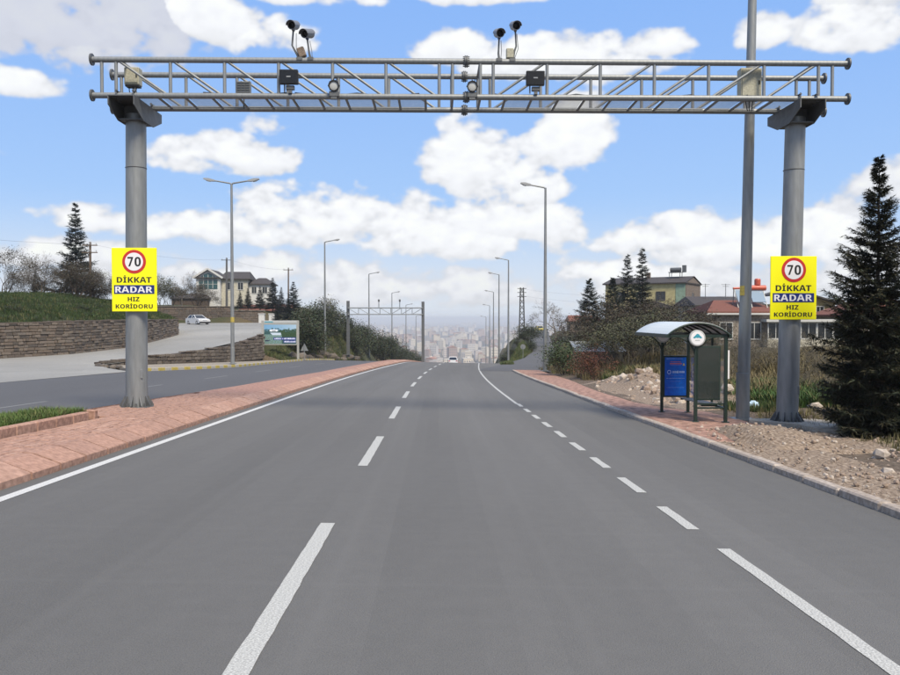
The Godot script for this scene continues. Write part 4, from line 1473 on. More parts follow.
# ---------------------------------------------------------------- street lamps
func lamp(x: float, y: float, s: float, h: float, arms: Array, r0: float, label: String, tag_y := 0.0, lean := 0.0, plate := false) -> void:
	var root := thing("street_lamp", label, "street lamp", V(x, y, s), 0.0, "street lamps along the dual carriageway")
	var b := mb()
	b.tube([Vector3(0, -0.3, 0), Vector3(lean * 0.5, h * 0.5, 0), Vector3(lean, h, 0)], [r0, r0 * 0.8, r0 * 0.55], 12)
	var pole := part("pole", b.mesh(M.galv), root)
	b = mb()
	b.lathe([Vector2(r0 * 1.04, 0), Vector2(r0 * 1.05, 1.25), Vector2(r0, 1.27)], Vector3.ZERO, 12)
	b.box(Vector3(0, 0.02, 0), Vector3(r0 * 3.2, 0.05, r0 * 3.2))
	part("base_sleeve", b.mesh(M.galv), pole)
	if plate:
		b = mb()
		b.cbox(Vector3(lean * tag_y / h - r0 * 0.75, tag_y, r0 * 0.55), Vector3(0.13, 0.26, 0.02), 0.004, Basis(Vector3.UP, -0.9))
		part("yellow_tag", b.mesh(M.kerb_yellow), pole)
	elif tag_y > 0.0:
		b = mb()
		b.lathe([Vector2(r0 * 0.98, -0.2), Vector2(r0 * 1.02, -0.2), Vector2(r0 * 1.02, 0.2), Vector2(r0 * 0.9, 0.2)], Vector3(lean * tag_y / h, tag_y, 0), 12)
		part("yellow_band", b.mesh(M.kerb_yellow), pole)
	for d in arms:
		var e := Vector3(lean, h, 0)
		var q := e + Vector3(d * 0.62, 0.22, 0)
		b = mb()
		b.tube([e - Vector3(0, 0.1, 0), e + Vector3(d * 0.05, 0.02, 0), q], [r0 * 0.5, r0 * 0.42, r0 * 0.36], 8)
		part("arm", b.mesh(M.galv), root)
		b = mb()
		var ax := Vector3(signf(d), 0.16, 0).normalized()
		var side := Vector3(0, 0, 1)
		var up := ax.cross(side) * signf(d) * -1.0
		if up.y < 0: up = -up
		var c := q + ax * absf(d) * 0.17
		var l := absf(d) * 0.22
		var poly := PackedVector2Array([Vector2(-l, -0.03), Vector2(-l * 0.8, 0.06), Vector2(l * 0.2, 0.11), Vector2(l, 0.06), Vector2(l * 1.05, -0.02), Vector2(l * 0.2, -0.09), Vector2(-l * 0.4, -0.08)])
		b.prism(poly, c - side * 0.15, ax, up, side * 0.30)
		var hd := part("lamp_head", b.mesh(M.lamp_head), root)
		b = mb()
		b.prism(PackedVector2Array([Vector2(-l * 0.3, -0.07), Vector2(l * 0.85, -0.03), Vector2(l * 0.5, -0.12), Vector2(0, -0.14)]), c - side * 0.11, ax, up, side * 0.22)
		part("lens", b.mesh(M.pale_lens), hd)

func build_lamps() -> void:
	lamp(8.2, P(8.2, 21.2) + 0.06, 21.2, 13.9, [-1.9], 0.17, "tall grey street lamp pole just left of the right gantry post", 3.45, 0.2, true)
	lamp(8.42, -2.2, 61.6, 14.1, [-1.9], 0.15, "grey street lamp beside the salmon pavement beyond the bus shelter")
	lamp(10.15, gy(10.15, 112), 112, 10.0 - gy(10.15, 112), [-1.9], 0.15, "street lamp on the grass patch by the branch road")
	lamp(10.4, gy(10.4, 132), 132, 9.05 - gy(10.4, 132), [-1.8], 0.15, "second street lamp past the grass patch, right of the road")
	lamp(11.65, gy(11.65, 162), 162, 7.16 - gy(11.65, 162), [-1.8], 0.15, "third street lamp past the grass patch, right of the road")
	lamp(13.75, gy(13.75, 205), 205, 5.08 - gy(13.75, 205), [-1.8], 0.15, "second farthest street lamp right of the road")
	lamp(15.95, gy(15.95, 255), 255, 2.22 - gy(15.95, 255), [-1.8], 0.15, "farthest street lamp right of the road")
	lamp(-15.7, P(-15.7, 62) + 0.15, 62, 13.85, [-2.1, 2.1], 0.15, "two-armed street lamp in front of the rubble wall", 3.4)
	lamp(-14.25, gy(-14.25, 103), 103, 11.63 - gy(-14.25, 103), [1.9], 0.15, "street lamp between the billboard and the far gantry")
	lamp(-11.95, gy(-11.95, 143), 143, 9.74 - gy(-11.95, 143), [1.9], 0.15, "street lamp seen inside the left half of the far gantry")
	lamp(-9.9, gy(-9.9, 180), 180, 7.51 - gy(-9.9, 180), [1.8], 0.15, "street lamp seen inside the right half of the far gantry")
	lamp(-8.05, gy(-8.05, 215), 215, 5.39 - gy(-8.05, 215), [1.8], 0.15, "small distant lamp just left of the far gantry's right post")
	lamp(-6.5, gy(-6.5, 260), 260, 2.55 - gy(-6.5, 260), [1.8], 0.15, "farthest street lamp left of the road")

# ---------------------------------------------------------------- bus shelter
func poster_texture(kind: int) -> ImageTexture:
	var w := 256; var h := 420
	var im: Image
	var r := RandomNumberGenerator.new()
	r.seed = 50 + kind
	if kind == 0: # blue poster: small red and white lines of print
		im = Image.create(w, h, false, Image.FORMAT_RGB8)
		for y in h:
			for x in w:
				var n := N1.get_noise_2d(x * 0.9, y * 0.9) * 0.06
				var t := 0.5 + 0.5 * N1.get_noise_2d(x * 0.25 + 300.0, y * 0.12)
				im.set_pixel(x, y, Color(0.04 + n * 0.3, 0.30 + 0.18 * t + n, 0.74 + 0.16 * t + n))
		for q in [[20, 12, 190, 6, 0], [70, 44, 120, 8, 1], [60, 62, 140, 14, 1], [66, 82, 126, 8, 2], [92, 150, 54, 24, 0], [152, 146, 10, 30, 0], [170, 150, 60, 22, 0], [40, 196, 170, 4, 2], [20, 228, 216, 5, 0], [60, 262, 130, 4, 2], [20, 330, 210, 3, 0]]:
			var c: Color = [Color(0.75, 0.82, 0.95), Color(0.95, 0.45, 0.3), Color(0.55, 0.5, 0.8)][q[4]]
			var x := int(q[0])
			while x < q[0] + q[2]:
				var l := r.randi_range(4, 9) if q[3] > 12 else r.randi_range(2, 5)
				im.fill_rect(Rect2i(x, q[1], l, q[3]), c)
				x += l + 3
		for a in 360:
			var d := Vector2(cos(deg_to_rad(a)), sin(deg_to_rad(a)))
			for rr in [17, 18, 19, 20, 21, 22]: im.set_pixelv(Vector2i(Vector2(52, 162) + d * rr), Color(0.8, 0.86, 0.96))
		for y in 30: im.fill_rect(Rect2i(226 - y / 2, 60 + y, y, 1), Color(0.8, 0.72, 0.3))
	else: # billboard: pale sky, hillside, a white building, dark trees and a blue caption band
		w = 384; h = 240
		im = Image.create(w, h, false, Image.FORMAT_RGB8)
		for y in h:
			for x in w:
				var n := N1.get_noise_2d(x * 1.5, y * 1.5)
				var n2 := N1.get_noise_2d(x * 5.0, y * 5.0 + 200.0)
				var c := Color(0.42, 0.60, 0.74).lerp(Color(0.62, 0.72, 0.80), float(x) / w)
				if y > 60 + 40 * n: c = Color(0.16, 0.28, 0.34).lerp(Color(0.22, 0.36, 0.30), 0.5 + n2)
				if x > 190 and y > 70 + 60 * n and y < 170: c = Color(0.10, 0.20, 0.13).lerp(Color(0.3, 0.4, 0.25), 0.4 + n2)
				if y > 120 and x < 210: c = Color(0.50, 0.62, 0.70).lerp(Color(0.35, 0.45, 0.30), 0.5 + n2 * 1.5)
				im.set_pixel(x, y, c)
		for y in 26: im.fill_rect(Rect2i(60 + absi(y - 13) * 3 / 2, 60 + y, 110 - absi(y - 13) * 3, 1), Color(0.90, 0.92, 0.95))
		for y in 30: im.fill_rect(Rect2i(70 + y, 100 + y, 130 - y, 1), Color(0.75, 0.80, 0.86))
		im.fill_rect(Rect2i(92, 74, 46, 8), Color(0.14, 0.18, 0.25))
		for y in 18: im.fill_rect(Rect2i(10, 190 + y, 70 - y * 2, 1), Color(0.2, 0.26, 0.34))
		im.fill_rect(Rect2i(110, 158, 266, 32), Color(0.10, 0.16, 0.50))
		im.fill_rect(Rect2i(230, 196, 146, 30), Color(0.10, 0.16, 0.50))
		for q in [[120, 164, 244, 18], [238, 202, 130, 18]]:
			var x := int(q[0])
			while x < q[0] + q[2]:
				var l := r.randi_range(5, 11)
				var t := r.randi_range(0, 5)
				im.fill_rect(Rect2i(x, q[1] + t, l, q[3] - t), Color(0.88, 0.90, 0.96))
				if r.randf() < 0.7: im.fill_rect(Rect2i(x + 2, q[1] + t + 4, maxi(1, l - 5), 5), Color(0.10, 0.16, 0.50))
				x += l + (2 if r.randf() < 0.8 else 10)
	im.generate_mipmaps()
	return ImageTexture.create_from_image(im)

func build_shelter() -> void:
	var xa := 6.52; var xb := 7.28; var sn := 19.95; var sf := 22.95
	var g := func(x: float, s: float) -> float: return P(x, s) + 0.095
	var y0: float = g.call(6.9, sn)
	var root := thing("bus_shelter", "green-framed bus shelter with a curved roof on the salmon pavement", "bus shelter", V(6.9, y0, sn))
	var eave := y0 + 2.2
	for q in [[xa, sn], [xb, sn], [xa, sf], [xb, sf]]:
		var b := mb()
		var gyv: float = g.call(q[0], q[1])
		b.bar(V(q[0], gyv - 0.05, q[1]), V(q[0], eave, q[1]), 0.075, 0.075, Vector3.BACK)
		b.cbox(V(q[0], gyv + 0.012, q[1]), Vector3(0.16, 0.02, 0.16), 0.004)
		abs_part("post", b, M.shelter_green, root)
	# vaulted roof: ribs and translucent panels
	var x0 := 5.78; var x1 := 7.36; var rise := 0.30
	var arc := func(t: float) -> Vector2: # a flat arch from eave to eave
		var half := (x1 - x0) / 2
		var rad := (half * half + rise * rise) / (2 * rise)
		var a := asin(half / rad) * (2 * t - 1)
		return Vector2((x0 + x1) / 2 + rad * sin(a), eave + rise - rad + rad * cos(a))
	var bays := 5
	for i in bays:
		var b := mb()
		var z0 := lerpf(sn - 0.08, sf + 0.08, float(i) / bays); var z1 := lerpf(sn - 0.08, sf + 0.08, float(i + 1) / bays)
		for k in 14:
			var p: Vector2 = arc.call(k / 14.0); var q: Vector2 = arc.call((k + 1) / 14.0)
			var nn := Vector3(-(q.y - p.y), q.x - p.x, 0)
			b.quad(V(p.x, p.y + 0.02, z0), V(q.x, q.y + 0.02, z0), V(q.x, q.y + 0.02, z1), V(p.x, p.y + 0.02, z1), nn)
			b.quad(V(p.x, p.y + 0.006, z0), V(q.x, q.y + 0.006, z0), V(q.x, q.y + 0.006, z1), V(p.x, p.y + 0.006, z1), -nn)
			b.quad(V(p.x, p.y + 0.02, z0), V(q.x, q.y + 0.02, z0), V(q.x, q.y + 0.006, z0), V(p.x, p.y + 0.006, z0), Vector3.BACK)
		abs_part("roof_panel", b, M.roof_sheet, root)
	for i in bays + 1:
		var b := mb()
		var z := lerpf(sn - 0.08, sf + 0.08, float(i) / bays)
		var ps := []; var rs := []
		for k in 15:
			var p: Vector2 = arc.call(k / 14.0)
			ps.append(V(p.x, p.y - 0.015, z)); rs.append(0.026)
		b.tube(ps, rs, 6)
		abs_part("roof_rib", b, M.shelter_green, root)
	for x in [x0, xa, x1]:
		var b := mb()
		var yy: float = eave if x != xa else eave + 0.0
		b.bar(V(x, yy - 0.03, sn - 0.1), V(x, yy - 0.03, sf + 0.1), 0.07, 0.08)
		abs_part("eave_rail", b, M.shelter_green, root)
	for z in [sn, sf]:
		var b := mb()
		b.bar(V(x0, eave - 0.03, z), V(x1, eave - 0.03, z), 0.05, 0.06)
		abs_part("tie_rail", b, M.shelter_green, root)
		for sd in [-1.0, 1.0]: # curved brackets at the front post
			b = mb()
			var ps := []; var rs := []
			for k in 9:
				var a := PI / 2 * k / 8.0
				ps.append(V(xa + sd * 0.60 * (1.0 - cos(a)), eave - 0.62 + 0.58 * sin(a), z)); rs.append(0.022)
			b.tube(ps, rs, 6)
			abs_part("bracket", b, M.shelter_green, root)
		# round emblem at the head of the front post
		b = mb()
		var c := V(xa - 0.0, eave - 0.08, z) + Vector3(0, 0, 0.09)
		var ax := Basis(Vector3.RIGHT, Vector3.BACK, Vector3.UP)
		b.lathe([Vector2(0, 0.03), Vector2(0.19, 0.03), Vector2(0.205, 0.015), Vector2(0.205, -0.03), Vector2(0, -0.03)], c, 28, ax)
		var em := abs_part("emblem_disc", b, M.emblem_grey, root, "round white emblem disc with a teal hill on top")
		b = mb()
		b.lathe([Vector2(0, 0.003), Vector2(0.165, 0.003), Vector2(0.168, 0)], c + Vector3(0, 0, 0.031), 28, ax)
		part("face", b.mesh(M.sign_white), em)
		b = mb()
		b.prism(PackedVector2Array([Vector2(-0.115, 0.005), Vector2(-0.09, 0.035), Vector2(-0.06, 0.06), Vector2(-0.025, 0.10), Vector2(0.0, 0.108), Vector2(0.035, 0.095), Vector2(0.06, 0.06), Vector2(0.09, 0.04), Vector2(0.115, 0.005), Vector2(0.07, -0.01), Vector2(0.04, 0.012), Vector2(0.0, 0.0), Vector2(-0.04, 0.012), Vector2(-0.07, -0.01)]), c + Vector3(0, 0, 0.034), Vector3.RIGHT, Vector3.UP, Vector3(0, 0, 0.003))
		part("teal_hill", b.mesh(M.teal), em)
		b = mb()
		b.box(c + Vector3(0, -0.055, 0.036), Vector3(0.12, 0.022, 0.003))
		part("grey_line", b.mesh(M.emblem_grey), em)
	# blue poster on the far end wall
	var yf: float = g.call(6.9, sf)
	var b := mb()
	b.cbox(V(6.9, yf + 1.04, sf), Vector3(0.69, 1.20, 0.09), 0.01)
	var pf := abs_part("poster_case", b, M.shelter_green, root)
	b = mb()
	var pz := Vector3(0, 0, 0.048)
	b.quad_uv(V(6.59, yf + 0.49, sf) + pz, V(7.21, yf + 0.49, sf) + pz, V(7.21, yf + 1.59, sf) + pz, V(6.59, yf + 1.59, sf) + pz, Vector3.BACK)
	part("blue_poster", b.mesh(M.poster_blue), pf, "blue poster with red and white print")
	# dark glazed case on the near end wall
	b = mb()
	b.cbox(V(6.83, y0 + 1.24, sn), Vector3(0.60, 1.36, 0.10), 0.01)
	var nf := abs_part("display_case", b, M.shelter_green, root)
	b = mb()
	b.box(V(6.83, y0 + 1.24, sn - 0.053), Vector3(0.53, 1.26, 0.008))
	part("dark_poster", b.mesh(M.dark_poster), nf, "dark glazed poster")
	b = mb()
	b.box(V(6.83, y0 + 1.24, sn - 0.062), Vector3(0.55, 1.28, 0.006))
	part("glass", b.mesh(M.pane), nf)
	for y in [0.36, 0.46]:
		b = mb()
		b.bar(V(xa, y0 + y, sn), V(xb, y0 + y, sn), 0.04, 0.04)
		abs_part("rail", b, M.shelter_green, root)
	# back wall glazing bars and bench
	for z in [sn + 1.0, sn + 2.0]:
		b = mb()
		b.bar(V(xb, g.call(xb, z) + 0.35, z), V(xb, eave, z), 0.05, 0.05, Vector3.BACK)
		abs_part("back_post", b, M.shelter_green, root)
	b = mb()
	b.bar(V(xb, y0 + 0.35, sn), V(xb, y0 + 0.30, sf), 0.05, 0.05)
	abs_part("rail", b, M.shelter_green, root)
	for i in 3:
		b = mb()
		var z0 := sn + 0.06 + i; var z1 := sn + 0.94 + i
		b.box(V(xb, y0 + 1.2, (z0 + z1) / 2), Vector3(0.008, 1.55, z1 - z0))
		abs_part("pane", b, M.pane, root)
	for k in 3:
		b = mb()
		b.bar(V(xb - 0.12 - 0.11 * k, y0 + 0.42, sn + 0.4), V(xb - 0.12 - 0.11 * k, y0 + 0.36, sf - 0.5), 0.09, 0.03)
		abs_part("bench_slat", b, M.galv, root)
	for z in [sn + 0.6, sf - 0.7]:
		b = mb()
		b.bar(V(xb, y0 + 0.36, z), V(xb - 0.42, y0 + 0.36, z), 0.04, 0.05)
		abs_part("bench_bracket", b, M.shelter_green, root)
	b = mb()
	b.box(V(xb + 0.07, y0 + 1.45, sn + 0.02), Vector3(0.05, 0.72, 0.03))
	abs_part("notice_strip", b, M.sign_white, root)

# ---------------------------------------------------------------- buildings
func window(root: Node3D, c: Vector3, w: float, h: float, out: Vector3, bars := 1, frame := "white_frame") -> void: # a framed window proud of the wall; out is the wall's outward axis
	var x := Vector3.UP.cross(out).normalized()
	var bs := Basis(x, Vector3.UP, out)
	var b := mb()
	var t := 0.07
	for q in [[0, h / 2, w, t], [0, -h / 2, w + 0.1, t * 1.4], [-w / 2, 0, t, h], [w / 2, 0, t, h]]:
		b.box(c + bs * Vector3(q[0], q[1], 0.02), Vector3(q[2], q[3], 0.10), bs)
	for k in bars:
		b.box(c + bs * Vector3(-w / 2 + w * (k + 1) / (bars + 1), 0, 0.01), Vector3(0.05, h, 0.07), bs)
	var o := part("window", b.mesh(M[frame]), root)
	b = mb()
	b.box(c + bs * Vector3(0, 0, -0.0), Vector3(w - 0.04, h - 0.04, 0.04), bs)
	part("pane", b.mesh(M.window_glass), o)

func block(called: String, root: Node3D, a: Vector3, z: Vector3, m: String) -> MeshInstance3D: # box from its lower left front corner
	var b := mb()
	b.box(a + Vector3(z.x / 2, z.y / 2, -z.z / 2), z)
	return part(called, b.mesh(M[m]), root)

func gable_roof(root: Node3D, a: Vector3, z: Vector3, along_x: bool, over: float, m: String, hip := 0.0) -> MeshInstance3D: # a: lower left front corner at eave height
	var b := mb()
	var p := a + Vector3(-over, 0, over)
	var w := z.x + 2 * over; var d := z.z + 2 * over; var h := z.y; var t := 0.16
	var c := [p, p + Vector3(w, 0, 0), p + Vector3(w, 0, -d), p + Vector3(0, 0, -d)]
	var r0: Vector3; var r1: Vector3
	if along_x:
		r0 = p + Vector3(hip, h, -d / 2); r1 = p + Vector3(w - hip, h, -d / 2)
		b.quad(c[0], c[1], r1, r0, Vector3(0, 1, 1)); b.quad(c[3], c[2], r1, r0, Vector3(0, 1, -1))
		if hip > 0.0:
			b.tri(c[0], c[3], r0, Vector3(-1, 0.4, 0)); b.tri(c[1], c[2], r1, Vector3(1, 0.4, 0))
	else:
		r0 = p + Vector3(w / 2, h, -hip); r1 = p + Vector3(w / 2, h, -d + hip)
		b.quad(c[0], c[3], r1, r0, Vector3(-1, 1, 0)); b.quad(c[1], c[2], r1, r0, Vector3(1, 1, 0))
		if hip > 0.0:
			b.tri(c[0], c[1], r0, Vector3(0, 0.4, 1)); b.tri(c[3], c[2], r1, Vector3(0, 0.4, -1))
	for i in 4:
		var q: Vector3 = c[i]; var e: Vector3 = c[(i + 1) % 4]
		b.quad(q, e, e - Vector3.UP * t, q - Vector3.UP * t, (q + e) * 0.5 - (c[0] + c[2]) * 0.5)
	b.quad(c[0] - Vector3.UP * t, c[1] - Vector3.UP * t, c[2] - Vector3.UP * t, c[3] - Vector3.UP * t, Vector3.DOWN)
	return part("roof", b.mesh(M[m]), root)

func build_houses() -> void:
	# villa on the hill, left
	var r := thing("villa", "white villa with dark roof and a glazed gable on the left hill", "house", V(-40.2, 4.0, 150), 0.06)
	block("wall", r, Vector3(-4.4, -1, 0), Vector3(4.4, 6.4, 9), "white_wall")
	var b := mb()
	b.prism(PackedVector2Array([Vector2(-4.4, 5.4), Vector2(0, 5.4), Vector2(-2.2, 6.9)]), Vector3(0, 0, 0), Vector3.RIGHT, Vector3.UP, Vector3(0, 0, -0.3))
	part("gable", b.mesh(M.white_wall), r)
	gable_roof(r, Vector3(-4.4, 5.45, 0), Vector3(4.4, 1.65, 9), false, 0.45, "dark_roof")
	b = mb()
	for sd in [-1.0, 1.0]: b.bar(Vector3(-2.2, 7.08, 0.5), Vector3(-2.2 + sd * 2.75, 5.32, 0.5), 0.12, 0.34)
	part("bargeboard", b.mesh(M.white_wall), r)
	b = mb()
	b.prism(PackedVector2Array([Vector2(-3.9, 3.3), Vector2(-0.5, 3.3), Vector2(-0.5, 5.1), Vector2(-1.3, 5.9), Vector2(-2.2, 6.3), Vector2(-3.1, 5.9), Vector2(-3.9, 5.1)]), Vector3(0, 0, 0.0), Vector3.RIGHT, Vector3.UP, Vector3(0, 0, 0.05))
	var gw := part("gable_window", b.mesh(M.teal_glass), r)
	b = mb()
	for x in [-3.05, -2.2, -1.35]: b.box(Vector3(x, 4.65, 0.07), Vector3(0.09, 2.7 if x == -2.2 else 2.5, 0.05))
	b.box(Vector3(-2.2, 5.05, 0.07), Vector3(3.4, 0.09, 0.05)); b.box(Vector3(-2.2, 4.2, 0.07), Vector3(3.4, 0.06, 0.05))
	part("glazing_bar", b.mesh(M.white_frame), gw)
	block("wall", r, Vector3(0, -1, -1.2), Vector3(4.8, 6.3, 7.5), "cream_wall")
	gable_roof(r, Vector3(0, 5.3, -1.2), Vector3(4.8, 1.5, 7.5), true, 0.5, "dark_roof", 0.6)
	block("wall", r, Vector3(4.8, -1, -2.5), Vector3(4.2, 5.4, 6.5), "white_wall")
	gable_roof(r, Vector3(4.8, 4.4, -2.5), Vector3(4.2, 1.25, 6.5), true, 0.4, "dark_roof", 1.8)
	window(r, Vector3(1.6, 3.9, -1.2), 1.0, 1.4, Vector3.BACK); window(r, Vector3(3.5, 3.9, -1.2), 1.0, 1.4, Vector3.BACK)
	window(r, Vector3(5.8, 3.2, -2.5), 0.9, 1.3, Vector3.BACK); window(r, Vector3(7.8, 3.2, -2.5), 0.9, 1.3, Vector3.BACK)
	block("wall", r, Vector3(-8.5, -1, 1.5), Vector3(6.5, 2.6, 4), "stone_far")
	gable_roof(r, Vector3(-8.5, 1.6, 1.5), Vector3(6.5, 0.9, 4), true, 0.3, "dark_roof", 1.0)
	# low red-roofed outbuilding below it
	r = thing("outbuilding", "low cream outbuilding with a red tiled roof below the villa", "house", V(-33.0, 1.4, 136), 0.03)
	block("wall", r, Vector3(0, -0.5, 0), Vector3(8.4, 2.3, 5), "cream_wall")
	gable_roof(r, Vector3(0, 1.8, 0), Vector3(8.4, 1.0, 5), true, 0.4, "red_roof", 0.3)
	window(r, Vector3(2.2, 1.0, 0), 0.9, 0.8, Vector3.BACK); window(r, Vector3(6, 1.0, 0), 0.9, 0.8, Vector3.BACK)
	# garden walls behind the parked car
	stone_wall("garden_wall", "long brown stone garden wall behind the parked white car", [[-47, 123.4, 0.5, 3.6], [-31.5, 122.4, 0.5, 3.6]], Vector3(0.55, 0.33, 0.3), 0.4, 60, ["stone0", "stone1", "rubble0"], 0.0, 1.0, 33, true)
	stone_wall("garden_wall", "lower stone garden wall beside the white gate pillars", [[-31.4, 122.5, 0.5, 3.0], [-26.2, 121.0, 0.5, 3.0]], Vector3(0.55, 0.33, 0.3), 0.4, 40, ["stone0", "stone2", "rubble1"], 0.0, 1.0, 34, true)
	for q in [[-25.9, "left white gate pillar at the end of the garden wall"], [-24.4, "right white gate pillar behind the billboard top"]]:
		b = mb()
		b.cbox(V(q[0], 1.5, 119.5), Vector3(0.85, 1.9, 0.6), 0.03)
		b.cbox(V(q[0], 2.5, 119.5), Vector3(1.0, 0.12, 0.75), 0.03)
		single("gate_pillar", b.mesh(M.white_wall), q[1], "pillar")
	# yellow apartment house, right
	r = thing("apartment_house", "yellow apartment house with a green corner strip behind the shrubs", "house", V(34.4, -0.6, 110), -0.56)
	block("wall", r, Vector3(-11.5, -1, 0), Vector3(11.5, 8.4, 8), "yellow_wall")
	block("corner_strip", r, Vector3(-1.3, -1, 0.06), Vector3(1.33, 8.42, 0.3), "green_wall")
	b = mb()
	b.prism(PackedVector2Array([Vector2(0, -1), Vector2(0, 7.4), Vector2(-3.8, 8.3), Vector2(-8, 7.5), Vector2(-8, -1)]), Vector3(0.0, 0, 0), Vector3(0, 0, 1), Vector3.UP, Vector3(0.12, 0, 0))
	part("end_wall", b.mesh(M.brown_wall), r)
	gable_roof(r, Vector3(-11.5, 7.45, 0), Vector3(11.4, 1.0, 8), true, 0.35, "dark_roof")
	for x in [-9.2, -6.2, -3.4]:
		for y in [5.6, 2.6]: window(r, Vector3(x, y, 0), 1.3, 1.2, Vector3.BACK, 1, "dark_frame")
	window(r, Vector3(0.12, 5.2, -3.6), 0.9, 1.6, Vector3.RIGHT, 0, "dark_frame")
	window(r, Vector3(0.12, 2.2, -3.6), 0.9, 1.6, Vector3.RIGHT, 0, "dark_frame")
	b = mb()
	b.prism(PackedVector2Array([Vector2(-5.2, 4.3), Vector2(-0.6, 3.6), Vector2(-0.6, 3.8), Vector2(-4.0, 4.9), Vector2(-8.5, 4.1), Vector2(-8.5, 3.8)]), Vector3(0, 0, 0), Vector3.RIGHT, Vector3.UP, Vector3(0, 0, 1.3))
	part("porch_roof", b.mesh(M.dark_roof), r)
	block("chimney", r, Vector3(-6.4, 7.6, -3), Vector3(0.5, 1.5, 0.5), "brown_wall")
	b = mb()
	for x in [-2.9, -1.4]:
		for z in [-2.5, -3.6]: b.bar(Vector3(x, 8.0, z), Vector3(x, 9.0, z), 0.07, 0.07)
	b.box(Vector3(-2.15, 9.0, -3.05), Vector3(1.8, 0.08, 1.3))
	b.tube([Vector3(-3.0, 9.4, -3.4), Vector3(-1.5, 9.4, -3.4)], [0.32, 0.32], 12)
	b.box(Vector3(-1.0, 9.5, -3.3), Vector3(0.5, 1.0, 0.5))
	part("roof_tank", b.mesh(M.galv_dark), r)
	# house with red roof and glazed veranda, right
	r = thing("bungalow", "grey stone house with a red tiled roof and a white-framed veranda", "house", V(21.4, -0.5, 62), -0.02)
	block("wall", r, Vector3(0, -1, 0), Vector3(5.2, 3.9, 6), "plaster_old")
	gable_roof(r, Vector3(0, 2.9, 0), Vector3(5.2, 0.95, 6), true, 0.4, "red_roof", 1.6)
	b = mb()
	b.box(Vector3(2.6, 2.72, 0.36), Vector3(6.1, 0.14, 0.12))
	part("fascia", b.mesh(M.white_frame), r)
	window(r, Vector3(1.2, 1.4, 0), 1.0, 1.3, Vector3.BACK, 1); window(r, Vector3(3.4, 1.4, 0), 1.0, 1.3, Vector3.BACK, 1)
	block("veranda_wall", r, Vector3(4.1, -1, 0.9), Vector3(6.4, 1.75, 4), "cream_wall")
	block("veranda_room", r, Vector3(4.15, 0.75, 0.7), Vector3(6.3, 1.35, 3.6), "plaster_old")
	block("veranda_roof", r, Vector3(3.9, 2.1, 1.2), Vector3(6.8, 0.2, 4.4), "white_frame")
	for k in 5: window(r, Vector3(4.75 + 1.26 * k, 1.42, 0.8), 1.18, 1.25, Vector3.BACK, 1)
	# solar water heater on that roof
	var sh := thing("solar_water_heater", "solar water heater with red tanks on the red tiled roof", "water heater", V(24.0, 2.9, 63.5))
	b = mb()
	b.tube([Vector3(0.9, 1.4, 0), Vector3(2.3, 1.4, 0)], [0.22, 0.22], 14)
	b.tube([Vector3(0.9, 1.4, 0), Vector3(-0.3, 1.36, 0)], [0.09, 0.09], 10)
	part("tank", b.mesh(M.tank_red), sh)
	b = mb()
	b.lathe([Vector2(0, 0.62), Vector2(0.2, 0.58), Vector2(0.24, 0.5), Vector2(0.24, 0.1), Vector2(0, 0.0)], Vector3(1.7, 1.55, -0.1), 14)
	part("feed_drum", b.mesh(M.tank_red), sh)
	for k in 2:
		b = mb()
		b.box(Vector3(0.35 + 1.15 * k, 0.72, 0.45), Vector3(1.05, 1.25, 0.06), Basis(Vector3.RIGHT, -0.7))
		part("collector_panel", b.mesh(M.collector), sh)
	b = mb()
	for x in [-0.2, 0.9, 2.1]:
		b.bar(Vector3(x, -0.1, -0.3), Vector3(x, 1.35, -0.1), 0.05, 0.05)
		b.bar(Vector3(x, -0.2, 0.9), Vector3(x, 1.3, 0.0), 0.05, 0.05)
	b.bar(Vector3(-0.2, 1.2, 0.0), Vector3(2.1, 1.2, 0.0), 0.05, 0.05)
	part("stand", b.mesh(M.galv), sh)
	# ochre house and dark-roofed house behind
	r = thing("ochre_house", "ochre house with a brown gable roof behind the right sign", "house", V(33.2, -0.3, 76), -0.1)
	block("wall", r, Vector3(0, -1, 0), Vector3(4.8, 4.6, 6), "ochre_wall")
	b = mb()
	b.prism(PackedVector2Array([Vector2(0, 3.6), Vector2(4.8, 3.6), Vector2(1.0, 4.8)]), Vector3.ZERO, Vector3.RIGHT, Vector3.UP, Vector3(0, 0, -0.3))
	part("gable", b.mesh(M.ochre_wall), r)
	b = mb()
	b.prism(PackedVector2Array([Vector2(-0.6, 4.5), Vector2(1.0, 4.95), Vector2(5.4, 3.6), Vector2(5.4, 3.45), Vector2(1.0, 4.78), Vector2(-0.6, 4.35)]), Vector3(0, 0, 0.5), Vector3.RIGHT, Vector3.UP, Vector3(0, 0, -7))
	part("roof", b.mesh(M.dark_roof), r)
	window(r, Vector3(1.3, 2.8, 0), 0.7, 1.0, Vector3.BACK); window(r, Vector3(3.4, 2.8, 0), 0.7, 1.0, Vector3.BACK)
	r = thing("red_roofed_house", "house with a brownish red roof behind the large conifer", "house", V(34.5, -0.3, 66), 0.0)
	block("wall", r, Vector3(0, -1, 0), Vector3(7, 3.5, 6), "plaster_old")
	gable_roof(r, Vector3(0, 2.5, 0), Vector3(7, 1.6, 6), false, 0.5, "red_roof", 2.0)
	window(r, Vector3(2, 1.2, 0), 1, 1.2, Vector3.BACK); window(r, Vector3(5, 1.2, 0), 1, 1.2, Vector3.BACK)
	r = thing("pale_house", "pale house with a dark low roof left of the solar heater", "house", V(28.3, -0.2, 86), 0.05)
	block("wall", r, Vector3(0, -1, 0), Vector3(7.0, 4.5, 6), "white_wall")
	gable_roof(r, Vector3(0, 3.5, 0), Vector3(7.0, 1.0, 6), true, 0.5, "dark_roof", 0.2)
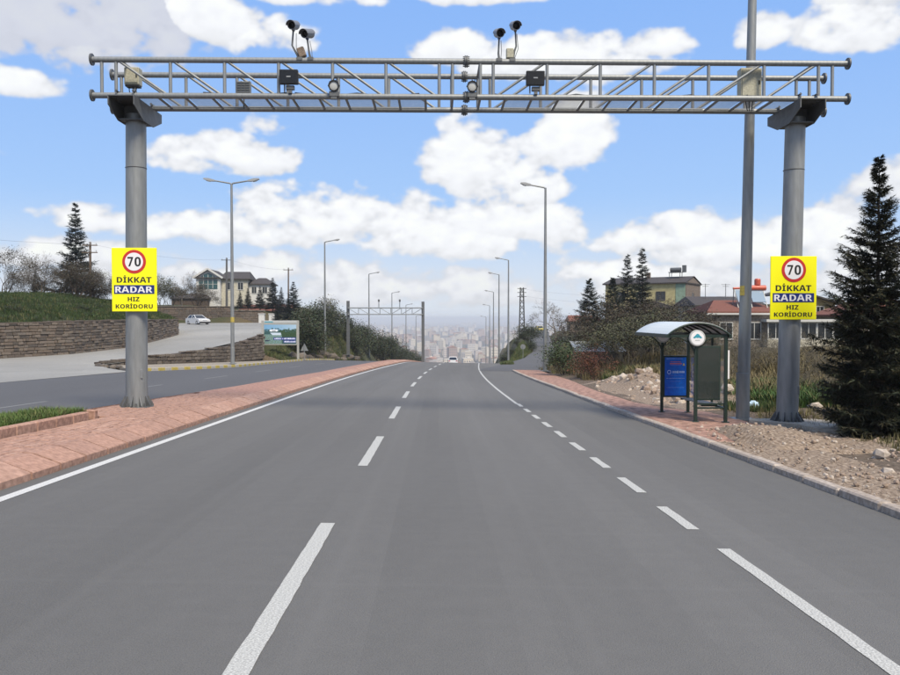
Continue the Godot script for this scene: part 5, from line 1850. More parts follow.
	window(r, Vector3(1.2, 2.6, 0), 0.9, 1.0, Vector3.BACK); window(r, Vector3(3.4, 2.6, 0), 0.9, 1.0, Vector3.BACK)
	for x in [1.6, 3.9]:
		b = mb()
		b.bar(Vector3(x, 4.1, -2), Vector3(x, 5.9, -2), 0.05, 0.05)
		b.bar(Vector3(x - 0.5, 5.8, -2), Vector3(x + 0.5, 5.8, -2), 0.04, 0.04)
		b.bar(Vector3(x - 0.35, 5.6, -2), Vector3(x + 0.35, 5.6, -2), 0.04, 0.04)
		part("aerial", b.mesh(M.galv_dark), r)
	# cottage in the dip beyond the branch road and a shed among the shrubs
	r = thing("cottage", "small cottage with a red roof beyond the branch road", "house", V(24.6, -1.0, 146), 0.0)
	block("wall", r, Vector3(0, -1, 0), Vector3(5, 3.4, 4), "brown_wall")
	gable_roof(r, Vector3(0, 2.4, 0), Vector3(5, 1.0, 4), true, 0.4, "red_roof", 0.3)
	window(r, Vector3(1.2, 1.4, 0), 0.9, 1.0, Vector3.BACK); window(r, Vector3(3.5, 1.4, 0), 0.9, 1.0, Vector3.BACK)
	r = thing("tin_shed", "low shed with a pale corrugated metal roof among the shrubs", "shed", V(11.0, gy(12, 62), 62), 0.0)
	block("wall", r, Vector3(0, -0.5, 0), Vector3(3.6, 1.6, 2.4), "brown_wall")
	b = mb()
	for k in 18: b.bar(Vector3(-0.1 + 0.22 * k, 1.05, 0.35), Vector3(-0.1 + 0.22 * k, 1.75, -2.6), 0.20, 0.05)
	part("corrugated_roof", b.mesh(M.tin), r)

# ---------------------------------------------------------------- the city on the plain, seen over the crest
func build_city() -> void:
	var kinds := []
	var walls := [Color(0.46, 0.40, 0.32), Color(0.50, 0.47, 0.44), Color(0.36, 0.25, 0.20), Color(0.50, 0.44, 0.40), Color(0.30, 0.22, 0.19), Color(0.58, 0.52, 0.43)]
	var roofs := [Color(0.25, 0.11, 0.07), Color(0.33, 0.31, 0.30), Color(0.28, 0.13, 0.09), Color(0.42, 0.40, 0.38), Color(0.22, 0.12, 0.09), Color(0.5, 0.47, 0.42)]
	for k in 6:
		var b := mb(walls[k])
		b.box(Vector3(0, 0.5, 0), Vector3(1, 1, 1))
		b.col = Color(0.10, 0.11, 0.13)
		for f in 5:
			for c in 4:
				b.box(Vector3(-0.36 + 0.24 * c, 0.14 + 0.18 * f, 0.5), Vector3(0.11, 0.08, 0.012))
		b.col = roofs[k]
		if k % 2 == 0:
			b.prism(PackedVector2Array([Vector2(-0.53, 1.0), Vector2(0.53, 1.0), Vector2(0, 1.14)]), Vector3(0, 0, -0.53), Vector3.RIGHT, Vector3.UP, Vector3(0, 0, 1.06))
		else:
			b.box(Vector3(0, 1.01, 0), Vector3(1.04, 0.02, 1.04)); b.box(Vector3(0.1, 1.05, 0), Vector3(0.3, 0.08, 0.3))
		kinds.append(b)
	var meshes := []
	for b in kinds: meshes.append(b.mesh(M.city))
	var labels := ["cream block with a red roof in the distant city", "pale flat-roofed block in the distant city", "brown block with a red roof in the distant city", "grey flat-roofed block in the distant city", "dark brown block with a red roof in the distant city", "cream flat-roofed tower in the distant city"]
	rng.seed = 99
	for i in 240:
		var s := 880.0 * pow(3.4, (i + rng.randf()) / 240.0)
		var x := rng.randf_range(-0.09, 0.21) * s
		var k := rng.randi() % 6
		var w := rng.randf_range(10, 19); var h := rng.randf_range(9, 22) if k % 2 == 0 else rng.randf_range(14, 34)
		if rng.randf() < 0.05: h *= 1.6
		var o := single("apartment_block", meshes[k], labels[k], "building", V(x, far_height(s) - 4.0, s), "apartment blocks of the distant city")
		o.scale = Vector3(w, h * 0.8 + 4.0, rng.randf_range(10, 16))
		o.rotation.y = rng.randf_range(-0.6, 0.6)
	var rest := mb(Color(1, 1, 1))
	for i in 1500:
		var s := 2600.0 * pow(4.5, rng.randf())
		var x := rng.randf_range(-0.62, 0.62) * s
		var k := rng.randi() % 6
		rest.col = walls[k]
		var w := rng.randf_range(14, 34); var h := rng.randf_range(10, 34)
		rest.box(V(x, far_height(s) + h / 2 - 1, s), Vector3(w, h + 2, 16), Basis(Vector3.UP, rng.randf_range(-0.6, 0.6)))
		rest.col = roofs[k]
		rest.box(V(x, far_height(s) + h + 0.5, s), Vector3(w + 1, 1, 17))
	var o := single("far_city", rest.mesh(M.city), "hazy mass of buildings far out on the plain", "city")
	o.set_meta("kind", "stuff")

# ---------------------------------------------------------------- vehicles
func car(called: String, label: String, at: Vector3, turn: float, paint: String) -> void:
	var r := thing(called, label, "car", at, turn)
	var side := PackedVector2Array([Vector2(-2.1, 0.32), Vector2(-2.14, 0.62), Vector2(-2.08, 0.93), Vector2(-1.35, 0.98), Vector2(0.75, 0.96), Vector2(1.75, 0.84), Vector2(2.08, 0.66), Vector2(2.12, 0.42), Vector2(2.02, 0.26), Vector2(-1.95, 0.24)])
	var b := mb()
	b.prism(side, Vector3(-0.82, 0, 0), Vector3(0, 0, 1), Vector3.UP, Vector3(1.64, 0, 0))
	# roof and pillars: a tapered cabin
	var cab := [[-1.75, 0.97, 0.74], [-1.15, 1.40, 0.60], [0.0, 1.42, 0.60], [0.95, 0.95, 0.74]]
	var body := part("body", b.mesh(M[paint]), r)
	b = mb()
	b.quad(Vector3(-0.6, 1.41, -1.15), Vector3(0.6, 1.41, -1.15), Vector3(0.6, 1.43, 0.05), Vector3(-0.6, 1.43, 0.05), Vector3.UP)
	for sd in [-1.0, 1.0]:
		for q in [[cab[0], cab[1]], [cab[2], cab[3]]]:
			b.bar(Vector3(sd * q[0][2], q[0][1], q[0][0]), Vector3(sd * q[1][2], q[1][1], q[1][0]), 0.07, 0.07)
		b.bar(Vector3(sd * 0.60, 1.40, -1.15), Vector3(sd * 0.60, 1.42, 0.02), 0.07, 0.06)
		b.bar(Vector3(sd * 0.74, 0.96, -0.35), Vector3(sd * 0.61, 1.40, -0.35), 0.08, 0.05)
	b.bar(Vector3(-0.6, 1.40, -1.15), Vector3(0.6, 1.40, -1.15), 0.06, 0.06)
	b.bar(Vector3(-0.6, 1.42, 0.03), Vector3(0.6, 1.42, 0.03), 0.06, 0.06)
	part("roof", b.mesh(M[paint]), r)
	for q in [[0, 1, Vector3(0, 0.5, -1)], [2, 3, Vector3(0, 0.5, 1)]]:
		var a = cab[q[0]]; var e = cab[q[1]]
		b = mb()
		b.quad(Vector3(-a[2], a[1], a[0]), Vector3(a[2], a[1], a[0]), Vector3(e[2], e[1], e[0]), Vector3(-e[2], e[1], e[0]), q[2])
		part("windscreen" if q[0] == 2 else "rear_window", b.mesh(M.window_glass), r)
	for sd in [-1.0, 1.0]:
		for z in [[-1.60, -1.12, -0.38, -0.38], [-0.32, -0.32, -0.02, 0.85]]:
			b = mb()
			b.quad(Vector3(sd * 0.735, 0.98, z[0]), Vector3(sd * 0.605, 1.385, z[1]), Vector3(sd * 0.605, 1.385, z[2]), Vector3(sd * 0.735, 0.97, z[3]), Vector3(sd, 0.3, 0))
			part("side_window", b.mesh(M.window_glass), r)
		for z in [-1.28, 1.28]:
			b = mb()
			var ax := Basis(Vector3.UP, Vector3(sd, 0, 0), Vector3.BACK)
			b.lathe([Vector2(0.0, -0.16), Vector2(0.29, -0.16), Vector2(0.31, -0.10), Vector2(0.31, 0.02), Vector2(0.28, 0.04), Vector2(0.19, 0.03)], Vector3(sd * 0.80, 0.31, z), 20, ax)
			var wh := part("wheel", b.mesh(M.black), r)
			b = mb()
			b.lathe([Vector2(0.19, 0.03), Vector2(0.15, 0.0), Vector2(0.06, 0.02), Vector2(0, 0.025)], Vector3(sd * 0.80, 0.31, z), 16, ax)
			part("rim", b.mesh(M.galv), wh)
		b = mb()
		b.cbox(Vector3(sd * 0.58, 0.70, 2.04), Vector3(0.36, 0.15, 0.10), 0.02)
		part("headlight", b.mesh(M.pale_lens), r)
		b = mb()
		b.cbox(Vector3(sd * 0.64, 0.78, -2.10), Vector3(0.30, 0.16, 0.08), 0.02)
		part("tail_light", b.mesh(M.tail_red), r)
		b = mb()
		b.cbox(Vector3(sd * 0.88, 1.0, 0.62), Vector3(0.16, 0.10, 0.08), 0.02)
		part("mirror", b.mesh(M[paint]), r)
	b = mb()
	b.cbox(Vector3(0, 0.40, 2.10), Vector3(1.62, 0.20, 0.12), 0.03)
	b.box(Vector3(0, 0.64, 2.07), Vector3(0.7, 0.08, 0.04))
	part("bumper", b.mesh(M.black), r)
	b = mb()
	b.cbox(Vector3(0, 0.42, -2.12), Vector3(1.62, 0.22, 0.12), 0.03)
	part("bumper", b.mesh(M[paint]), r)

# ---------------------------------------------------------------- roadside furniture
func utility_pole(x: float, s: float, h: float, r0: float, label: String, m := "wood_pole", arms := 2) -> Vector3:
	var y := gy(x, s)
	var r := thing("utility_pole", label, "utility pole", V(x, y, s))
	var b := mb()
	b.tube([Vector3(0, -0.3, 0), Vector3(0.05, h, 0)], [r0, r0 * 0.65], 10)
	part("pole", b.mesh(M[m]), r)
	for k in arms:
		var yy := h - 0.35 - 0.75 * k
		b = mb()
		b.bar(Vector3(-0.75, yy, 0.12), Vector3(0.85, yy, 0.12), 0.09, 0.10)
		var a := part("crossarm", b.mesh(M[m]), r)
		for q in [-0.65, 0.05, 0.72]:
			b = mb()
			b.lathe([Vector2(0.02, 0.05), Vector2(0.02, 0.12), Vector2(0.06, 0.14), Vector2(0.05, 0.22), Vector2(0.0, 0.25)], Vector3(q, yy, 0.12), 8)
			part("insulator", b.mesh(M.plate), a)
	return V(x, y + h - 0.3, s)

func wire(a: Vector3, c: Vector3, sag: float, label: String) -> void:
	var b := mb()
	var ps := []; var rs := []
	for k in 17:
		var t := k / 16.0
		ps.append(a.lerp(c, t) - Vector3.UP * sag * 4 * t * (1 - t) - a); rs.append(0.008)
	b.tube(ps, rs, 4)
	single("overhead_wire", b.mesh(M.black), label, "wire", a)

func build_furniture() -> void:
	# billboard
	var yb := gy(-17.0, 82)
	var r := thing("billboard", "small roadside billboard on two pale posts left of the road", "billboard", V(-15.9, -1.7, 82), 0.08)
	var b := mb()
	for x in [-1.78, 1.78]:
		b = mb()
		b.bar(Vector3(x, -0.6, 0), Vector3(x, 3.35, 0), 0.22, 0.16, Vector3.BACK)
		part("post", b.mesh(M.pale_steel), r)
	b = mb()
	b.cbox(Vector3(0, 2.0, 0), Vector3(3.5, 2.35, 0.12), 0.02)
	var pn := part("panel", b.mesh(M.pale_steel), r)
	b = mb()
	b.quad_uv(Vector3(-1.62, 0.95, 0.066), Vector3(1.62, 0.95, 0.066), Vector3(1.62, 2.92, 0.066), Vector3(-1.62, 2.92, 0.066), Vector3.BACK)
	part("picture", b.mesh(M.poster_board), pn)
	b = mb()
	b.cbox(Vector3(0, 3.2, 0.02), Vector3(3.5, 0.28, 0.12), 0.02)
	part("header", b.mesh(M.emblem_grey), r)
	b = mb()
	b.box(Vector3(-1.15, 3.2, 0.085), Vector3(0.85, 0.1, 0.01))
	part("header_print", b.mesh(M.teal), r)
	# backs of two road signs
	r = thing("triangular_sign", "back of a triangular road sign right of the billboard", "sign", V(-13.55, gy(-13.55, 82.5), 82.5))
	b = mb()
	b.tube([Vector3(0, -0.2, 0), Vector3(0, 2.1, 0)], [0.035, 0.035], 8)
	part("post", b.mesh(M.galv), r)
	b = mb()
	b.prism(PackedVector2Array([Vector2(-0.40, 1.35), Vector2(0.40, 1.35), Vector2(0.03, 2.10), Vector2(-0.03, 2.10)]), Vector3(0, 0, -0.05), Vector3.RIGHT, Vector3.UP, Vector3(0, 0, -0.012))
	part("plate", b.mesh(M.galv), r)
	r = thing("round_sign", "back of a small round road sign on the right grass patch", "sign", V(10.9, gy(10.9, 100), 100))
	b = mb()
	b.tube([Vector3(0, -0.2, 0), Vector3(0, 1.9, 0)], [0.035, 0.035], 8)
	part("post", b.mesh(M.galv), r)
	b = mb()
	b.lathe([Vector2(0, 0.01), Vector2(0.32, 0.01), Vector2(0.32, -0.01), Vector2(0, -0.01)], Vector3(0, 1.75, -0.05), 20, Basis(Vector3.RIGHT, Vector3.BACK, Vector3.UP))
	part("plate", b.mesh(M.galv), r)
	# poles and wires
	var p1 := utility_pole(-36.2, 84.5, 8.0, 0.16, "wooden utility pole on the bank left of the left sign")
	var p2 := utility_pole(-32.4, 124.5, 8.6, 0.2, "dark utility pole in front of the villa", "pylon_grey", 1)
	var p3 := utility_pole(-23.9, 130, 8.2, 0.15, "thin utility pole among the firs right of the villa", "wood_pole", 1)
	utility_pole(-48.5, 100, 4.6, 0.12, "short distant pole between the bare trees far left", "wood_pole", 1)
	wire(p1 + Vector3(-0.6, 0, 0), V(-75, 13.5, 84), 0.6, "faint overhead wire running left from the wooden pole")
	wire(p1 + Vector3(0.6, 0, 0), p2 + Vector3(-0.6, 0, 0), 0.5, "overhead wire between the wooden pole and the villa pole")
	wire(p2 + Vector3(0.6, 0, 0), p3, 0.4, "overhead wire right of the villa pole")
	# lattice mast
	var ym := gy(17.2, 160)
	r = thing("lattice_mast", "slim grey lattice power mast above the right hedge", "power mast", V(17.2, ym, 160))
	var hm := 8.0 - ym
	for k in 4:
		var q: Vector2 = [Vector2(-1, -1), Vector2(1, -1), Vector2(1, 1), Vector2(-1, 1)][k]
		var q2: Vector2 = [Vector2(1, -1), Vector2(1, 1), Vector2(-1, 1), Vector2(-1, -1)][k]
		b = mb()
		b.bar(Vector3(q.x * 0.55, -0.2, q.y * 0.55), Vector3(q.x * 0.3, hm, q.y * 0.3), 0.12, 0.12)
		part("leg", b.mesh(M.pylon_grey), r)
		b = mb()
		for i in 9:
			var t0 := i / 9.0; var t1 := (i + 1) / 9.0
			var w0 := lerpf(0.55, 0.3, t0); var w1 := lerpf(0.55, 0.3, t1)
			b.bar(Vector3(q.x * w0, hm * t0, q.y * w0), Vector3(q2.x * w1, hm * t1, q2.y * w1), 0.06, 0.06)
			b.bar(Vector3(q2.x * w0, hm * t0, q2.y * w0), Vector3(q.x * w1, hm * t1, q.y * w1), 0.06, 0.06)
		part("bracing", b.mesh(M.pylon_grey), r)
	for y in [hm - 0.2, hm - 1.0, hm - 1.8]:
		b = mb()
		b.bar(Vector3(-0.9, y, 0), Vector3(0.9, y, 0), 0.12, 0.12)
		part("crossarm", b.mesh(M.pylon_grey), r)
	wire(V(18.0, 7.6, 160), V(60, 6.5, 120), 1.6, "upper overhead wire from the lattice mast to the right")
	wire(V(18.0, 6.2, 160), V(60, 4.6, 120), 1.4, "lower overhead wire from the lattice mast to the right")
	# vehicles
	car("parked_car", "white saloon car parked by the stone garden wall", V(-33.6, 0.92, 113.5), 0.75, "car_white")
	car("moving_car", "white car disappearing over the crest of the road", V(3.0, P(3.0, 143), 143), PI, "car_white")
	car("yellow_car", "tiny yellow car at the top of the branch road", V(26.6, -1.6, 205), 0.15, "car_yellow")
	# concrete footing round the right post
	b = mb()
	var fp := PackedVector2Array([Vector2(-0.75, 0.55), Vector2(-0.95, 0.0), Vector2(-0.45, -0.55), Vector2(-0.1, -0.85), Vector2(-0.15, -1.75), Vector2(0.35, -2.15), Vector2(0.9, -1.8), Vector2(1.3, -1.2), Vector2(1.35, 0.2), Vector2(1.0, 0.8)])
	b.prism(fp, Vector3(8.86, P(8.86, 20) - 0.35, -20), Vector3(1, -0.02, 0), Vector3(0, -0.034, -1), Vector3(0, 0.51, 0.0))
	single("concrete_footing", b.mesh(M.concrete), "broken pale concrete footing under the right gantry post", "footing")
	# litter
	rng.seed = 17
	b = mb()
	for k in 5: b.rock(Vector3(rng.randf_range(-0.12, 0.12), 0.12 + rng.randf_range(0, 0.12), rng.randf_range(-0.1, 0.1)), Vector3(0.32, 0.26, 0.3), rng)
	var bag := single("plastic_bag", b.mesh(M.bag), "crumpled light blue plastic bag in the weeds beside the lamp pole", "litter", V(9.35, gy(9.35, 23.4), 23.4))
	# boulders along the opposite road
	rng.seed = 23
	for k in 16:
		var s := 84.0 + 2.8 * k
		var x := bend(s) - 16.4 - rng.randf_range(0, 0.5)
		b = mb()
		b.rock(Vector3(0, 0.25, 0), Vector3(rng.randf_range(1.4, 2.6), rng.randf_range(0.8, 1.3), rng.randf_range(1.0, 1.6)), rng, Basis(Vector3.UP, rng.randf() * TAU))
		single("boulder", b.mesh(M["rubble%d" % (k % 3)]), "grey boulder in the row along the opposite road", "rock", V(x, gy(x, s), s), "boulders along the opposite road")
	for k in 9:
		b = mb()
		b.rock(Vector3(0, 0.08, 0), Vector3(rng.randf_range(0.4, 0.9), rng.randf_range(0.25, 0.45), rng.randf_range(0.4, 0.8)), rng, Basis(Vector3.UP, rng.randf() * TAU))
		var tx := -23.9 + 0.42 * k + rng.randf_range(-0.2, 0.2); var ts := 56.6 - 0.55 * k + rng.randf_range(-0.2, 0.3)
		single("tip_stone", b.mesh(M["rubble%d" % (k % 3)]), "loose stone at the tip of the low rubble wall", "rock", V(tx, maxf(P(tx, ts) + 0.02, -1.5), ts), "loose stones at the rubble wall's tip")
	# heap of rubble behind the pavement
	var heap := []
	for k in 3: heap.append(mb())
	for i in 1500:
		var t := rng.randf()
		var s := lerpf(24.0, 40.0, t)
		var x := 9.2 + rng.randfn() * 0.75 + (s - 24.0) * 0.02
		if s < 27 : x += 0.5
		var rise := 0.55 * exp(-pow((x - 9.4) / 0.8, 2.0)) * (0.55 + 0.45 * sin(s * 1.1)) * smoothstep(24, 26, s) * smoothstep(41, 36, s)
		var z := 0.06 + 0.22 * pow(rng.randf(), 3.0)
		if x > 7.1 + bend(s): heap[i % 3].rock(V(x, ground(x, s) + rise * rng.randf_range(0.5, 1.0), s), Vector3(z * rng.randf_range(1, 2), z, z * rng.randf_range(1, 1.6)), rng, Basis(Vector3(rng.randf(), rng.randf(), rng.randf()).normalized(), rng.randf() * TAU))
	b = mb()
	var rows := []
	for i in 37:
		var rr := []
		var s := 23.5 + 0.5 * i
		for k in 17:
			var x := 7.0 + 0.3 * k + bend(s)
			var rise := 0.5 * exp(-pow((x - 9.4) / 0.9, 2.0)) * (0.55 + 0.45 * sin(s * 1.1)) * smoothstep(23.5, 26, s) * smoothstep(41.5, 36, s)
			rr.append(V(x, ground(x, s) + rise - (0.25 if (k == 0 or k == 16 or i == 0 or i == 36) else -0.03) + 0.05 * N1.get_noise_2d(x * 40, s * 40), s))
		rows.append(rr)
	sheet(b, rows)
	struct("spoil_heap", b.mesh(M.dirt), "bank of pale spoil and broken stone behind the pavement", "ground")
	for k in 3:
		var o := single("rubble", heap[k].mesh(M["chip%d" % k]), ["pale", "brown", "reddish"][k] + " broken stones in the rubble heap left of the bus shelter", "rubble")
		o.set_meta("kind", "stuff")
	for i in 26: # the larger lumps
		var s := rng.randf_range(24.5, 38.0)
		var x := 8.9 + rng.randf_range(-0.5, 1.2) + bend(s)
		b = mb()
		b.rock(Vector3(0, 0.1, 0), Vector3(rng.randf_range(0.3, 0.65), rng.randf_range(0.2, 0.4), rng.randf_range(0.25, 0.5)), rng, Basis(Vector3(rng.randf(), 1, rng.randf()).normalized(), rng.randf() * TAU))
		single("rubble_block", b.mesh(M["chip%d" % (i % 3)]), "lump of broken masonry on the rubble heap", "rock", V(x, ground(x, s) + 0.5 * exp(-pow((x - 9.4) / 0.9, 2.0)) * (0.55 + 0.45 * sin(s * 1.1)), s), "masonry lumps on the rubble heap")
	# loose stones on the dirt near the kerb
	heap = [mb(), mb(), mb()]
	for i in 2600:
		var s := 6.0 + 15.0 * rng.randf()
		var x := 5.65 + 5.0 * pow(rng.randf(), 1.2)
		var z := 0.018 + 0.07 * pow(rng.randf(), 4.0)
		var y := P(x, s) + 0.075 if x < 7.2 and s < 13.6 else ground(x, s)
		if x > 5.75 and x < 10.3 and s > 14.2 and s < 20.0:
			var dx := (x - 7.0) / 1.25; var dq := (s - 16.7) / 1.9
			y = maxf(y, P(x, s) + 0.07 + 0.26 * maxf(0.0, 1.0 - dx * dx - dq * dq))
		heap[i % 3].rock(V(x, y + z * 0.2, s), Vector3(z * 1.5, z, z * 1.2), rng, Basis(Vector3.UP, rng.randf() * TAU))
	for k in 3:
		var o := single("gravel", heap[k].mesh(M["chip%d" % k]), ["pale", "brown", "reddish"][k] + " loose gravel on the dirt verge behind the kerb", "gravel")
		o.set_meta("kind", "stuff")
	for q in [[11.0, 23.0, 0.34, "white stone in the green weeds, the larger one"], [9.9, 21.9, 0.3, "white stone in the green weeds, the smaller one"], [7.0, 12.2, 0.22, "pale stone on the dirt verge nearest the kerb"], [7.9, 14.0, 0.26, "pale stone on the dirt below the spoil heap"]]:
		b = mb()
		b.rock(Vector3(0, 0.08, 0), Vector3(q[2] * 1.3, q[2] * 0.8, q[2]), rng)
		single("stone", b.mesh(M.chip0), q[3], "stone", V(q[0], ground(q[0], q[1]), q[1]))

# ---------------------------------------------------------------- planting
func fit(o: Node3D, h0: float, x: float, s: float, top: float, turn: float, wide := 1.0) -> void: # stand a plant on the ground so that its top reaches the given height
	var y := gy(x, s)
	if x < -34.0 and x > -47.0 and s > 62.0 and s < 93.0: y = 3.7
	var box := AABB()
	for m in o.get_children():
		if m is MeshInstance3D: box = box.merge(m.mesh.get_aabb())
	var k := (top - y) / maxf(0.5, box.end.y - 0.04 * h0)
	o.position = V(x, y, s)
	o.rotation.y = turn
	o.scale = Vector3(k * wide, k, k * wide)

func build_plants() -> void:
	var dark := [Color(0.024, 0.032, 0.016), Color(0.034, 0.040, 0.018), Color(0.055, 0.05, 0.02)]
	var fir := [Color(0.020, 0.034, 0.020), Color(0.028, 0.042, 0.026)]
	var blue := [Color(0.026, 0.040, 0.034), Color(0.035, 0.05, 0.042)]
	var brown := [Color(0.085, 0.062, 0.038), Color(0.065, 0.052, 0.03), Color(0.07, 0.068, 0.032)]
	var olive := [Color(0.075, 0.080, 0.030), Color(0.09, 0.085, 0.035), Color(0.055, 0.065, 0.025)]
	var green := [Color(0.040, 0.062, 0.020), Color(0.055, 0.080, 0.028), Color(0.032, 0.05, 0.02)]
	var rust := [Color(0.20, 0.055, 0.028), Color(0.15, 0.055, 0.03), Color(0.10, 0.045, 0.022)]
	# the large conifer at the right edge
	var big := conifer("large_conifer", "large dark conifer beside the right gantry post", 6.4, 1.2, 360, 50, 0.34, 0.34, 0.02, -1.25, dark, 101, 0.13, -0.05, 26.0)
	place(big, 9.78, ground(9.75, 17.6) - 0.05, 17.6, 4.0)
	# firs
	var f0 := conifer("fir_tree", "tall slim fir standing on the left bank beside the wooden pole", 10.0, 2.4, 170, 26, 0.16, 0.28, 0.10, 1.0, blue, 102, 0.36)
	fit(f0, 10.0, -39.2, 88, 14.1, 0.3)
	var fl := "firs round the villa"
	for q in [[241, 291, 131, 0.9, "small fir at the villa's front wall"], [249, 289, 133, 1.0, "second small fir at the villa's front wall"], [261, 287, 132, 1.15, "dark fir right of the villa's front wall"], [273.5, 279, 131, 1.1, "tallest fir right of the villa"], [282, 288, 133, 0.9, "fir between the tallest one and the thin utility pole"], [294, 283, 129, 1.15, "fir right of the thin utility pole"], [289, 300, 118, 1.2, "low fir behind the billboard's top right corner"], [278, 305, 112, 1.2, "low fir directly above the billboard"]]:
		var x: float = (q[0] - 436.0) / 800.0 * q[2]
		var c := copy(f0, Vector3.ZERO, 0, 1, q[4], fl)
		fit(c, 10.0, x, q[2], 1.9 + (318.0 - q[1]) * q[2] / 800.0, q[0], q[3] * 1.15)
	var f1 := conifer("fir_tree", "broad dark fir left of the big shrubs, right of the road", 7.0, 2.6, 220, 32, 0.22, 0.28, 0.05, 0.95, fir, 103, 0.26)
	fit(f1, 7.0, 12.7, 66, 5.0, 0.2)
	var c1 := copy(f1, Vector3.ZERO, 0, 1, "dense dark fir between the broad fir and the twin spires")
	fit(c1, 7.0, 16.6, 75, 5.5, 2.2, 0.95)
	var f2 := conifer("fir_tree", "left one of the two tall spires in front of the yellow house", 10.0, 1.6, 190, 24, 0.10, 0.2, 0.12, 0.75, fir, 104, 0.3)
	fit(f2, 10.0, 19.2, 80, 8.0, 0.4)
	var c2 := copy(f2, Vector3.ZERO, 0, 1, "right one of the two tall spires in front of the yellow house")
	fit(c2, 10.0, 21.2, 82, 8.8, 1.9)
	# small pine far left
	var c3 := copy(f1, Vector3.ZERO, 0, 1, "small pine among the bare trees on the left bank")
	fit(c3, 7.0, -41.6, 84, 6.7, 1.0, 0.8)
	# bare trees
	var t0 := woody("bare_tree", "leafless pale tree far left on the bank", "tree", 4.6, 1, 6, 0.75, 0.35, 260, 0.08, brown, 110, "bark_pale", 3, 0.2)
	fit(t0, 4.9, -40.1, 82, 8.4, 0.0)
	for q in [[184, 270, 127, "leafless tree right of the left sign, left of the villa", 0.9], [556, 300, 142, "leafless tree beyond the branch road on the right", 1.2]]:
		var c := copy(t0, Vector3.ZERO, 0, 1, q[3])
		fit(c, 4.9, (q[0] - 436.0) / 800.0 * q[2], q[2], 1.9 + (318.0 - q[1]) * q[2] / 800.0, q[0], q[4])
	# brown twiggy shrubs
	var b0 := woody("brown_shrub", "big dark leafless shrub at the left edge of the bank", "shrub", 4.0, 8, 6, 0.62, 0.25, 7500, 0.09, brown, 111, "bark", 2, 0.3)
	fit(b0, 4.0, -43.0, 80, 9.3, 0.4)
	for q in [[62, 263, 83, "brown shrub left of the tall fir on the bank", 1.1], [80, 258, 80, "tall brown shrub in front of the fir on the bank", 1.1], [99, 266, 84, "brown shrub behind the wooden pole on the bank", 1.0], [113, 276, 84, "low brown shrub just left of the left sign", 1.2], [24, 270, 80, "brown shrub beside the leafless pale tree", 1.2], [199, 281, 127, "brown shrub left of the villa's gable", 1.3], [640, 292, 60, "largest brown shrub in front of the yellow house", 1.3], [618, 302, 58, "brown shrub right of the broad fir", 1.25], [664, 296, 62, "brown shrub under the yellow house's right corner", 1.2], [684, 308, 56, "brown shrub behind the bus shelter roof", 1.2], [700, 322, 50, "brown shrub right behind the bus shelter", 1.2]]:
		var c := copy(b0, Vector3.ZERO, 0, 1, q[3], "brown shrubs")
		fit(c, 4.0, (q[0] - 436.0) / 800.0 * q[2], q[2], 1.9 + (318.0 - q[1]) * q[2] / 800.0, q[0], q[4])
	var o0 := woody("olive_shrub", "olive-green tree right of the left sign behind the wall", "shrub", 4.0, 6, 5, 0.55, 0.3, 4200, 0.13, olive, 112, "bark_dry", 2, 0.3)
	fit(o0, 4.0, -43.0, 126, 9.0, 0.8)
	for q in [[173, 281, 128, "second olive-green tree behind the garden wall", 1.1], [652, 306, 53, "olive shrub in the thicket left of the bus shelter roof", 1.4], [628, 316, 50, "olive shrub low in the thicket above the rubble", 1.5], [674, 318, 47, "olive shrub behind the blue poster", 1.4], [604, 326, 53, "olive shrub beside the tin shed", 1.2]]:
		var c := copy(o0, Vector3.ZERO, 0, 1, q[3], "olive shrubs")
		fit(c, 4.0, (q[0] - 436.0) / 800.0 * q[2], q[2], 1.9 + (318.0 - q[1]) * q[2] / 800.0, q[0], q[4])
	# hedge on the embankment, left of the road, dropping away with it
	var h0 := woody("hedge_shrub", "dark evergreen shrub in the hedge along the opposite road", "shrub", 3.0, 7, 4, 0.6, 0.2, 5600, 0.13, green + [Color(0.06, 0.052, 0.028)], 113, "bark", 2, 0.62)
	var hg := "shrubs of the roadside hedge on the left"
	h0.set_meta("group", hg)
	var first := true
	for q in [[306, 308, 92], [312, 303, 98], [320, 299, 106], [329, 298, 116], [338, 305, 124], [347, 312, 128], [356, 316, 134], [364, 319, 142], [374, 322, 152], [383, 327, 162], [392, 332, 176], [400, 338, 192], [408, 343, 209], [415, 348, 228], [422, 353, 248], [314, 322, 92], [322, 322, 98], [330, 322, 112], [340, 323, 121], [350, 324, 124], [360, 326, 131], [369, 330, 140], [379, 334, 152], [388, 338, 164], [396, 343, 178], [404, 348, 194], [302, 314, 100], [310, 306, 112], [318, 302, 120]]:
		var c: Node3D = h0 if first else copy(h0, Vector3.ZERO, 0, 1, h0.get_meta("label"), hg)
		first = false
		fit(c, 3.0, (q[0] - 436.0) / 800.0 * q[2] - 0.6, q[2], 1.9 + (318.0 - q[1]) * q[2] / 800.0, q[0] * 1.7, 1.0)
	var pale := woody("willow_shrub", "pale greenish-grey tree above the hedge beside the lamp", "tree", 4.0, 5, 5, 0.5, 0.4, 3000, 0.12, [Color(0.12, 0.12, 0.07), Color(0.10, 0.10, 0.05)], 114, "bark_pale", 2, 0.4)
	fit(pale, 4.0, (321 - 436) / 800.0 * 118, 118, 1.9 + (318 - 293) * 118 / 800.0, 0.3)
